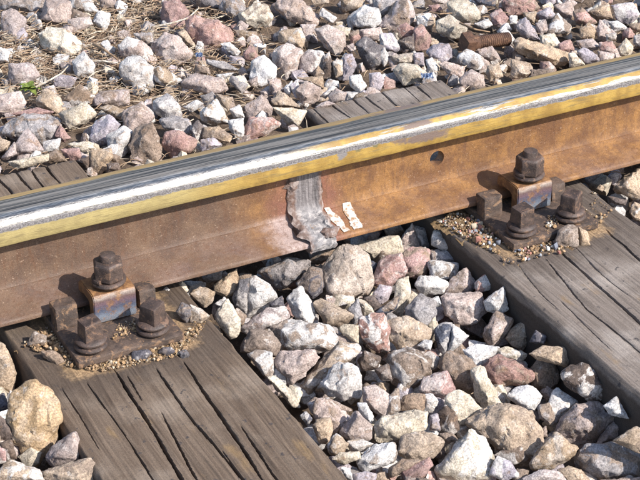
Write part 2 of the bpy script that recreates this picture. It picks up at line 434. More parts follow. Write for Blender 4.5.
# ------------------------------------------------------------------ sleepers
def sleeper(name, x0, mat, cracks, label, seed):
    y0, y1 = -1.25, YEND
    nx = 300
    ys = np.concatenate([np.arange(y0, -.62, .012), np.arange(-.62, y1 - .004, .0035), [y1 - .003, y1 - .001, y1]])
    xs = np.linspace(0, SW, nx)
    X, Y = np.meshgrid(xs, ys)
    Zt = np.zeros_like(X)
    # weathered grain ridges, long undulation, worn arrises
    wx = X + .006 * vnoise(Y * 6, X * 8, seed)
    Zt += .0006 * vnoise(wx * 210, Y * 7, seed + 3) + .0005 * vnoise(wx * 480, Y * 16, seed + 9) + .0018 * vnoise(X * 14, Y * 5, seed + 5)
    for e in (X, SW - X):
        r = .0055 + .006 * vnoise(Y * 16, seed, 1.5) + .0035 * vnoise(Y * 70, seed, 2.5) + .010 * np.clip(vnoise(Y * 9, seed * 3, 7.5) - .35, 0, 1)
        Zt -= np.clip(1 - e / np.maximum(r, .0015), 0, 1) ** 2 * .007
    e = (y1 - Y)
    Zt -= np.clip(1 - e / .008, 0, 1) ** 2 * .006
    for pts, w, dep in cracks:
        P = [atz(px, py, 0) for px, py in pts]
        P.sort(key=lambda q: q.y)
        py_ = np.array([q.y for q in P]); px_ = np.array([q.x - x0 for q in P])
        xc = np.interp(Y, py_, px_) + .0008 * vnoise(Y * 24, px_[0] * 50, seed) + .0004 * vnoise(Y * 110, px_[0] * 70, seed)
        ta = np.clip((Y - py_[0]) / .04 + (1 if py_[0] < -.55 else 0), 0, 1) * np.clip((py_[-1] - Y) / .04 + (1 if py_[-1] > .3 else 0), 0, 1)
        ww = .52 * w * (.35 + .65 * ta) * (1 + .35 * vnoise(Y * 45, px_[0] * 90, 4))
        prof = np.clip(1 - np.abs(X - xc) / np.maximum(ww, .0006), 0, 1) ** .45
        Zt -= dep * prof * np.sqrt(ta)
        Zt -= .0012 * np.clip(1 - np.abs(X - xc) / .007, 0, 1) * ta
    ny = len(ys)
    V = [np.stack([X, Y, Zt], -1).reshape(-1, 3)]
    idx = np.arange(nx * ny).reshape(ny, nx)
    F = [np.stack([idx[:-1, :-1], idx[:-1, 1:], idx[1:, 1:], idx[1:, :-1]], -1).reshape(-1, 4)]
    base = nx * ny
    # sides: extra rows going down to -0.16, slightly uneven
    loop = np.concatenate([idx[0, :], idx[1:, -1], idx[-1, -2::-1], idx[-2:0:-1, 0]])
    top = V[0][loop]
    prev = loop
    cx = np.array([SW / 2, (y0 + y1) / 2])
    for k, dz in enumerate((.006, .02, .045, .08, .12, .16)):
        ring = top.copy(); ring[:, 2] = top[:, 2] - dz
        o = .0016 * vnoise(ring[:, 1] * 12 + 9, ring[:, 2] * 160, ring[:, 0] * 40 + seed) + .0008
        sx = np.sign(ring[:, 0] - SW / 2) * (np.minimum(ring[:, 0], SW - ring[:, 0]) < 1e-6)
        ring[:, 0] += sx * o
        V.append(ring); cur = base + np.arange(len(loop)); base += len(loop)
        F.append(np.stack([prev, cur, np.roll(cur, -1), np.roll(prev, -1)], -1))
        prev = cur
    o = from_np(name, np.concatenate(V), np.concatenate(F), mat, loc=(x0, 0, 0), sharp=50)
    return tag(o, label, 'sleeper', 'timber sleepers under the rail')

cr1 = [([(86, 382), (112, 416), (133, 447), (154, 480), (168, 500)], .0016, .008),
       ([(114, 370), (127, 390), (142, 412), (160, 442), (180, 476), (195, 500)], .0036, .016),
       ([(127, 375), (133, 385), (142, 400)], .0022, .010),
       ([(156, 369), (176, 397), (192, 420), (210, 439), (240, 476), (255, 495)], .0026, .013),
       ([(161, 412), (178, 444), (195, 476), (205, 495)], .0022, .011),
       ([(184, 362), (198, 384), (210, 401), (232, 432), (253, 465), (265, 485)], .0036, .016),
       ([(241, 425), (257, 450), (277, 479), (290, 497)], .0026, .012),
       ([(222, 450), (234, 466), (246, 482), (256, 496)], .0020, .010),
       ([(60, 385), (80, 415), (100, 450)], .0010, .004),
       ([(0, 182), (7, 188), (16, 199)], .0036, .016), ([(13, 168), (22, 180), (33, 192)], .0034, .016),
       ([(28, 165), (36, 178), (45, 190)], .0036, .016), ([(43, 162), (51, 173), (62, 186)], .0034, .016)]
cr2 = [([(556, 245), (561, 252), (580, 269), (599, 286), (619, 304), (641, 324), (660, 342)], .0034, .016),
       ([(544, 258), (565, 282), (587, 309), (613, 329), (641, 352), (660, 370)], .0018, .009),
       ([(606, 229), (612, 236), (624, 245), (641, 261), (660, 280)], .0030, .013),
       ([(560, 300), (590, 330), (612, 352)], .0010, .004), ([(515, 262), (540, 292), (560, 312)], .0009, .003),
       ([(575, 247), (600, 272), (630, 297)], .0009, .004),
       ([(329, 102), (338, 109), (351, 118)], .0034, .016), ([(352, 97), (359, 104), (369, 113)], .0026, .012),
       ([(364, 95), (372, 102), (384, 111)], .0034, .014), ([(404, 87), (412, 94), (420, 102)], .0024, .011),
       ([(413, 81), (421, 89), (433, 100)], .0038, .016), ([(316, 110), (324, 118), (332, 126)], .0026, .012),
       ([(386, 96), (394, 104), (402, 111)], .0034, .014)]
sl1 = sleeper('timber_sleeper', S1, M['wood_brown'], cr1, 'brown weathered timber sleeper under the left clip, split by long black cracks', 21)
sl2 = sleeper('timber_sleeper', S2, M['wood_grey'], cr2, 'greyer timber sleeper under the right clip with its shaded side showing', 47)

# ------------------------------------------------------------------ rail
def arc(cx, cz, r, a0, a1, k):
    return [(cx + r * math.cos(math.radians(a0 + (a1 - a0) * i / k)), cz + r * math.sin(math.radians(a0 + (a1 - a0) * i / k))) for i in range(k + 1)]
foot_half = [(.0125, .0235), (.0145, .0225), (.020, .0195), (.034, .0150), (.050, .0105), (.0605, .0078), (.0632, .0066), (.0641, .0050), (.0641, .0012), (.0630, 0)]
web_half = [(.0125, .0225), (.0108, .0255), (.0094, .0300), (.0086, .038), (.0082, .050), (.0080, .066), (.0082, .082), (.0088, .092), (.0102, .0985), (.0128, .1025)]
head_half = [(.0128, .1020), (.0200, .1010), (.0315, .0995), (.0340, .1000), (.0350, .1018), (.0351, .112), (.0350, .1240)] + arc(.0220, .1245, .0130, 2, 78, 9) + [(.018, .1379), (.010, .1384)]
def closed(half):
    a = [(y, z) for y, z in half]; b = [(-y, z) for y, z in reversed(half)]
    return a + b
def prism(name, prof, xs, mat, parent, jitter=0.0, seed=0, sharp=40, off=None):
    prof = np.array(prof); k = len(prof); xs = np.asarray(xs)
    V = np.zeros((len(xs), k, 3))
    V[..., 0] = xs[:, None]; V[..., 1] = prof[None, :, 0]; V[..., 2] = prof[None, :, 1] + Z0
    if off is not None: V = off(V)
    if jitter:
        for ax in (1, 2):
            V[..., ax] += jitter * vnoise(V[..., 0] * 60, V[..., 1] * 60 + ax * 9, V[..., 2] * 60 + seed)
    bm = bmesh.new()
    vs = [[bm.verts.new(V[i, j]) for j in range(k)] for i in range(len(xs))]
    for i in range(len(xs) - 1):
        for j in range(k):
            bm.faces.new((vs[i][j], vs[i + 1][j], vs[i + 1][(j + 1) % k], vs[i][(j + 1) % k]))
    bm.faces.new(vs[0]); bm.faces.new(list(reversed(vs[-1])))
    bmesh.ops.recalc_face_normals(bm, faces=bm.faces)
    return from_bm(name, bm, mat, parent, sharp=sharp)

rail = empty('steel_rail', (XW, 0, Z0))
tag(rail, 'rusty steel rail with worn yellow head, crossing the picture over both sleepers', 'rail')
inv = rail.location.copy()
def rail_part(o):
    return o
XL, XR = -.5, 3.2
def child(o):           # keep the rail's parts in world coordinates
    o.location = -rail.location
    return o
stepL = np.linspace(XL, XW, 126); stepR = np.linspace(XW, XR, 184)
for xs, side in ((stepL, 0), (stepR, 1)):
    child(prism('rail_head', closed(head_half), xs, M['railhead'], rail, .00035, 3))
    wo = child(prism('rail_web', closed(web_half), xs, M['railside'], rail, 0, 5))
    child(prism('rail_foot', closed(foot_half), xs, M['railside'], rail, .0004, 7))
    if side == 1:       # fishbolt hole drilled through the web
        bmc = bmesh.new()
        bmesh.ops.create_cone(bmc, cap_ends=True, segments=28, radius1=.0118, radius2=.0118, depth=.06,
                              matrix=Matrix.Translation((1.2095, 0, .0815)) @ Matrix.Rotation(math.pi / 2, 4, 'X'))
        mc = bpy.data.meshes.new('cut'); bmc.to_mesh(mc); bmc.free()
        co = bpy.data.objects.new('cut', mc); C.objects.link(co); co.location = (0, 0, 0)
        bpy.context.view_layer.update()
        md = wo.modifiers.new('hole', 'BOOLEAN'); md.object = co; md.operation = 'DIFFERENCE'; md.solver = 'EXACT'
        dg = bpy.context.evaluated_depsgraph_get()
        nm = bpy.data.meshes.new_from_object(wo.evaluated_get(dg))
        wo.modifiers.clear(); wo.data = nm
        for p in nm.polygons: p.use_smooth = True
        nm.set_sharp_from_angle(angle=math.radians(30))
        bpy.data.objects.remove(co)

# weld: rough collar round the web and foot
def collar_profile(o):
    half = [(.0128 + o * .4, .1000), (.0105 + o, .094), (.0085 + o, .080), (.0085 + o, .055), (.0095 + o, .040), (.0150 + o, .0300),
            (.024, .0245 + o * .6), (.036, .0200 + o * .9), (.050, .0160 + o), (.0600, .0130 + o), (.0675, .0080 + o * .4), (.0690, .001), (.0670, -.006), (.058, -.0075)]
    pts = []
    for a, b in zip(half[:-1], half[1:]):
        for k in range(4): pts.append((a[0] + (b[0] - a[0]) * k / 4, a[1] + (b[1] - a[1]) * k / 4))
    return closed(pts + [half[-1]])
bm = bmesh.new()
xs = np.linspace(XW - .027, XW + .024, 26)
rows = []
for i, x in enumerate(xs):
    e = min(i, len(xs) - 1 - i) / 3.0
    o = .0008 + .0030 * min(1, e)
    if i > len(xs) - 7 and i < len(xs) - 2: o += .0028
    row = []
    pr = collar_profile(o)
    for y, z in pr:
        nz = noise.noise(Vector((x * 90, y * 90, z * 90))) + .6 * noise.noise(Vector((x * 220, y * 220, z * 220 + 7)))
        low = 1.15 if z < .034 else .22
        sx = .013 * noise.noise(Vector((y * 70, z * 75, 3.3))) * (-1 if i < 13 else 1) * (abs(i - 12.5) / 12.5)
        lowx = 0
        row.append(bm.verts.new((x + sx + lowx, y + math.copysign(.0022 * nz * low, y), z + Z0 + .0022 * nz * low)))
    rows.append(row)
k = len(rows[0])
for a, b in zip(rows[:-1], rows[1:]):
    for j in range(k): bm.faces.new((a[j], b[j], b[(j + 1) % k], a[(j + 1) % k]))
bm.faces.new(rows[0]); bm.faces.new(list(reversed(rows[-1])))
bmesh.ops.recalc_face_normals(bm, faces=bm.faces)
weld = child(from_bm('weld_collar', bm, M['slag'], rail, sharp=60))
weld['label'] = 'rough grey weld collar round the web and foot of the joint'
# slag lump under the head beside the weld
def lump(name, c, r, mat, parent=None, seed=0, sub=3, amp=.25, freq=2.0):
    bm = bmesh.new(); bmesh.ops.create_icosphere(bm, subdivisions=sub, radius=1)
    for v in bm.verts:
        d = 1 + amp * noise.noise(v.co * freq + Vector((seed, 0, 0))) + amp * .5 * noise.noise(v.co * freq * 2.3 + Vector((0, seed, 0)))
        v.co = Vector((v.co.x * r[0] * d, v.co.y * r[1] * d, v.co.z * r[2] * d))
    return from_bm(name, bm, mat, parent, c, sharp=45)
l1 = lump('slag_lump', (0, 0, 0), (.012, .0060, .010), M['slag'], rail, 3, amp=.5); l1.location = Vector((XW - .021, -.0085, Z0 + .0745)) - rail.location
l2 = lump('slag_lump', (0, 0, 0), (.011, .010, .007), M['slag'], rail, 9, amp=.5); l2.location = Vector((XW + .010, -.060, Z0 + .015)) - rail.location

# two white paint strokes on the foot to the right of the weld
def paint(x0, lean, w):
    bm = bmesh.new(); nu, nv = 7, 16; g = []
    fy = np.array([.0125, .0145, .020, .034, .050, .0605]); fz = np.array([.0250, .0225, .0195, .0150, .0105, .0078])
    for j in range(nv):
        t_ = j / (nv - 1); y = .0120 + (.047 if w > .009 else .044) * t_; row = []
        for i in range(nu):
            u = i / (nu - 1) - .5
            ww = w * (1 + .25 * noise.noise(Vector((t_ * 22, x0 * 70, 4 + math.copysign(1, u)))) + .4 * noise.noise(Vector((t_ * 6, x0 * 90, 1)))) * (.55 + .45 * math.sin(min(1, t_ * 3 + .15) * 1.57))
            x = x0 + lean * t_ + u * ww + .0015 * noise.noise(Vector((t_ * 14, u * 3, x0 * 60)))
            z = Z0 + float(np.interp(y, fy, fz)) + .0011 + .0003 * (1 - (2 * u) ** 2)
            row.append(bm.verts.new((x, -y, z)))
        g.append(row)
    for a, b in zip(g[:-1], g[1:]):
        for i in range(nu - 1): bm.faces.new((a[i], a[i + 1], b[i + 1], b[i]))
    o = from_bm('paint_stroke', bm, M['whitepaint'], rail, sharp=0); child(o)
paint(1.0285, .008, .0125); paint(1.0595, -.006, .0155)

# ------------------------------------------------------------------ fastenings
def bev(bm, off, seg=2):
    bmesh.ops.bevel(bm, geom=bm.edges[:], offset=off, segments=seg, affect='EDGES', profile=.6)
def box_bm(x0, x1, y0, y1, z0, z1, b=.002):
    bm = bmesh.new(); bmesh.ops.create_cube(bm, size=1)
    for v in bm.verts:
        v.co = Vector((x0 if v.co.x < 0 else x1, y0 if v.co.y < 0 else y1, z0 if v.co.z < 0 else z1))
    bev(bm, b); return bm
def rough_up(bm, cuts, amp, freq, seed):
    bmesh.ops.triangulate(bm, faces=bm.faces[:])
    for _ in range(cuts):
        bmesh.ops.subdivide_edges(bm, edges=[e for e in bm.edges if e.calc_length() > .006], cuts=1); bmesh.ops.triangulate(bm, faces=bm.faces[:])
    bm.normal_update()
    for v in bm.verts:
        v.co += v.normal * amp * noise.noise(v.co * freq + Vector((seed, seed * .7, 0)))
    return bm
def lathe(prof, seg=36):
    bm = bmesh.new(); rings = []
    for r, z in prof:
        rings.append([bm.verts.new((r * math.cos(2 * math.pi * i / seg), r * math.sin(2 * math.pi * i / seg), z)) for i in range(seg)])
    for a, b in zip(rings[:-1], rings[1:]):
        for i in range(seg): bm.faces.new((a[i], a[(i + 1) % seg], b[(i + 1) % seg], b[i]))
    bm.faces.new(list(reversed(rings[0]))); bm.faces.new(rings[-1])
    bmesh.ops.recalc_face_normals(bm, faces=bm.faces)
    return bm
def coil(R_, r, z, turns=2.0, pitch=.0062, seg=40, sec=10):
    bm = bmesh.new(); rings = []; n_ = int(seg * turns)
    for i in range(n_ + 1):
        a = 2 * math.pi * i / seg; zz = z + pitch * i / seg
        rings.append([bm.verts.new(((R_ + r * math.cos(2 * math.pi * j / sec)) * math.cos(a), (R_ + r * math.cos(2 * math.pi * j / sec)) * math.sin(a), zz + r * .9 * math.sin(2 * math.pi * j / sec))) for j in range(sec)])
    for a, b in zip(rings[:-1], rings[1:]):
        for j in range(sec): bm.faces.new((a[j], b[j], b[(j + 1) % sec], a[(j + 1) % sec]))
    bm.faces.new(rings[0]); bm.faces.new(list(reversed(rings[-1])))
    bmesh.ops.recalc_face_normals(bm, faces=bm.faces)
    return bm

def place(o, x, y, z, rz=0, tilt=(0, 0)):
    o.location = (x, y, z); o.rotation_euler = (tilt[0], tilt[1], rz); return o

def fastening(cx, label):
    t = empty('rail_fastening', (cx, -.09, 0))
    tag(t, label, 'rail fastening', 'bolted rail fastenings')
    oy = .09
    # ribbed base plate
    bm = box_bm(-.0725, .0725, -.1705 + oy, .16 + oy, .0025, .0140, .0025)
    bp = from_bm('base_plate', rough_up(bm, 4, .0007, 70, cx), M['plate'], t)
    for x0, x1, hgt in ((-.0715, -.0405, .0450), (.0440, .0680, .0395)):
        bm = box_bm(x0, x1, -.0920 + oy, -.0680 + oy, .0125, hgt, .003)
        for v in bm.verts:
            if v.co.z > .03: v.co.y += .003
        from_bm('rib', rough_up(bm, 3, .0010, 90, x0), M['plate'], bp)
    # clip plate: bent section extruded along the rail
    prof = [(-.1020, .0165), (-.1025, .0380), (-.1020, .0525), (-.0995, .0565), (-.0940, .0578), (-.0600, .0572), (-.0520, .0560), (-.0470, .0520), (-.0450, .0390),
            (-.0520, .0375), (-.0590, .0395), (-.0640, .0420), (-.0800, .0420), (-.0850, .0395), (-.0865, .0165)]
    bm = bmesh.new(); L_ = [bm.verts.new((-.0235, y + oy, z)) for y, z in prof]; R2 = [bm.verts.new((.0350, y + oy, z)) for y, z in prof]
    k = len(prof)
    for j in range(k): bm.faces.new((L_[j], R2[j], R2[(j + 1) % k], L_[(j + 1) % k]))
    bm.faces.new(L_); bm.faces.new(list(reversed(R2)))
    bmesh.ops.recalc_face_normals(bm, faces=bm.faces)
    bmesh.ops.bevel(bm, geom=[e for e in bm.edges if abs(e.verts[0].co.x - e.verts[1].co.x) < 1e-6], offset=.0012, segments=2, affect='EDGES')
    for v in bm.verts: v.co.y -= oy      # object coordinates keep rail-based y for the material
    cp = from_bm('clip_plate', bm, M['clip'], t, (0, oy, 0), sharp=40)
    # hook bolt with double spring washer and hexagon nut
    bx, by = .0060, -.0830 + oy
    bolt = place(from_bm('hook_bolt', rough_up(lathe([(.0095, .03), (.0105, .04), (.0105, .1015), (.0098, .1035), (.0060, .1048)], 28), 0, .0003, 200, 1), M['iron'], t), bx, by, 0)
    w = from_bm('spring_washer', coil(.0188, .0040, .0614, 1.6, .0056), M['iron'], bolt)
    bm = lathe([(.0204, .0700), (.0208, .0708), (.0208, .0920), (.0186, .0948), (.0120, .0950)], 6)
    bmesh.ops.bevel(bm, geom=bm.edges[:], offset=.0006, segments=1, affect='EDGES')
    place(from_bm('nut', rough_up(bm, 2, .0003, 150, cx), M['iron'], bolt, sharp=28), 0, 0, 0, math.radians(14 if cx < 1 else 24))
    # two sleeper screws: square head on a domed flange over a spring washer
    for sx, sy, rz in ((-.0455, -.1480, 5), (.0395, -.1460, 30)):
        s = from_bm('sleeper_screw', lathe([(.0110, .010), (.0110, .0245), (.0188, .0248), (.0204, .0262), (.0204, .0282), (.0188, .0302), (.0150, .0318), (.0120, .0325)], 36), M['iron'], t)
        place(s, sx, sy + oy, 0, math.radians(rz), (rnd.uniform(-.03, .03), rnd.uniform(-.03, .03)))
        bm = bmesh.new(); r0, r1 = .0128, .0116
        lo = [bm.verts.new((a * r0, b * r0, .0300)) for a, b in ((-1, -1), (1, -1), (1, 1), (-1, 1))]
        hi = [bm.verts.new((a * r1, b * r1, .0560 + .0012 * a)) for a, b in ((-1, -1), (1, -1), (1, 1), (-1, 1))]
        bm.faces.new(list(reversed(lo))); bm.faces.new(hi)
        for i in range(4): bm.faces.new((lo[i], lo[(i + 1) % 4], hi[(i + 1) % 4], hi[i]))
        bev(bm, .0016, 2)
        from_bm('screw_head', rough_up(bm, 3, .0007, 120, sx + cx), M['iron'], s, sharp=42)
        from_bm('spring_washer', coil(.0182, .0042, .0172, 1.35, .0046), M['iron'], s)
    return t
fastening(.6670, 'dark bolted clip assembly with blue-tinted clip on the left sleeper')
fastening(1.3135, 'dark bolted clip assembly with grit around it on the right sleeper')

# ------------------------------------------------------------------ stones
COL = dict(W=(.66, .625, .60), P=(.47, .38, .345), G=(.36, .33, .325), D=(.17, .15, .15), B=(.285, .215, .168), K=(.16, .12, .10), O=(.50, .345, .20), Q=(.50, .415, .35),
           T=(.45, .345, .255), R=(.42, .27, .24), U=(.46, .405, .43), Y=(.62, .535, .425), C=(.115, .115, .14))
WORD = dict(W='white', O='golden tan', Q='pinkish tan', P='pale pinkish', G='grey', D='dark grey', B='brown', K='dark brown', T='tan', R='reddish', U='lilac-grey', Y='cream', C='charcoal blue')

def rock_mesh(P3, axis, thick, L, seed, rough=1.0):
    """angular rock: hull of an outline ring plus smaller front and back rings, subdivided, chipped and worn"""
    r = random.Random(seed)
    c = sum(P3, Vector()) / len(P3)
    pts = []
    for p in P3: pts.append(p + axis * thick * r.uniform(-.30, .30))
    n_ = len(P3); k = r.choice((2, 3, 3, 4)); a0 = r.uniform(0, n_)
    for i in range(k):                       # a few crest points: big flat facets run from them to the outline
        f = (a0 + i * n_ / k + r.uniform(-.4, .4)) % n_
        j = int(f); q = P3[j].lerp(P3[(j + 1) % n_], f - j)
        pts.append(c + (q - c) * r.uniform(.22, .68) + axis * thick * r.uniform(.62, 1.05))
    for p in P3[::2]: pts.append(c + (p - c) * r.uniform(.72, .92) + axis * thick * r.uniform(.30, .60))
    for p in P3: pts.append(c + (p - c) * r.uniform(.5, .8) - axis * thick * r.uniform(.5, .9))
    bm = bmesh.new()
    for p in pts: bm.verts.new(p - c)
    g = bmesh.ops.convex_hull(bm, input=bm.verts[:])
    bmesh.ops.delete(bm, geom=[e for e in set(g['geom_interior'] + g['geom_unused']) if isinstance(e, bmesh.types.BMVert)], context='VERTS')
    bmesh.ops.dissolve_limit(bm, angle_limit=math.radians(11), verts=bm.verts[:], edges=bm.edges[:])
    bmesh.ops.bevel(bm, geom=bm.edges[:], offset=thick * .05, segments=1, affect='EDGES', clamp_overlap=True)
    bmesh.ops.triangulate(bm, faces=bm.faces[:])
    for _ in range(6):
        es = [e for e in bm.edges if e.calc_length() > L * 1.5]
        if not es: break
        bmesh.ops.subdivide_edges(bm, edges=es, cuts=1); bmesh.ops.triangulate(bm, faces=bm.faces[:])
    bmesh.ops.smooth_vert(bm, verts=bm.verts[:], factor=.25, use_axis_x=True, use_axis_y=True, use_axis_z=True)
    bm.normal_update()
    S = Vector((seed * 1.37 % 50, seed * .73 % 50, seed * .31 % 50))
    am = thick * rough
    disp = []
    for v in bm.verts:
        q = v.co
        a = noise.noise(q * (.9 / thick) + S)
        b = noise.noise(q * (2.2 / thick) + S)
        d = noise.noise(q * 150 + S); e = noise.noise(q * 380 + S)
        b = math.copysign(abs(b) ** .6, b)          # stepped, chipped faces
        ridge = 1 - abs(d)
        dd, cp = noise.voronoi(q * (1.25 / thick) + S, distance_metric='DISTANCE')
        c0 = cp[0]; gv = noise.noise_vector(c0 * 3.1 + Vector((.5, .5, .5)))
        chip = max(-.5, min(.5, (q * (1.25 / thick) + S - c0).dot(gv) * 1.1))
        disp.append(v.normal * (am * .13 * chip) + v.normal * (am * (.05 * a + .055 * b) + .0014 * (ridge - .6) + .0007 * e))
    for v, d in zip(bm.verts, disp): v.co += d
    return bm, c

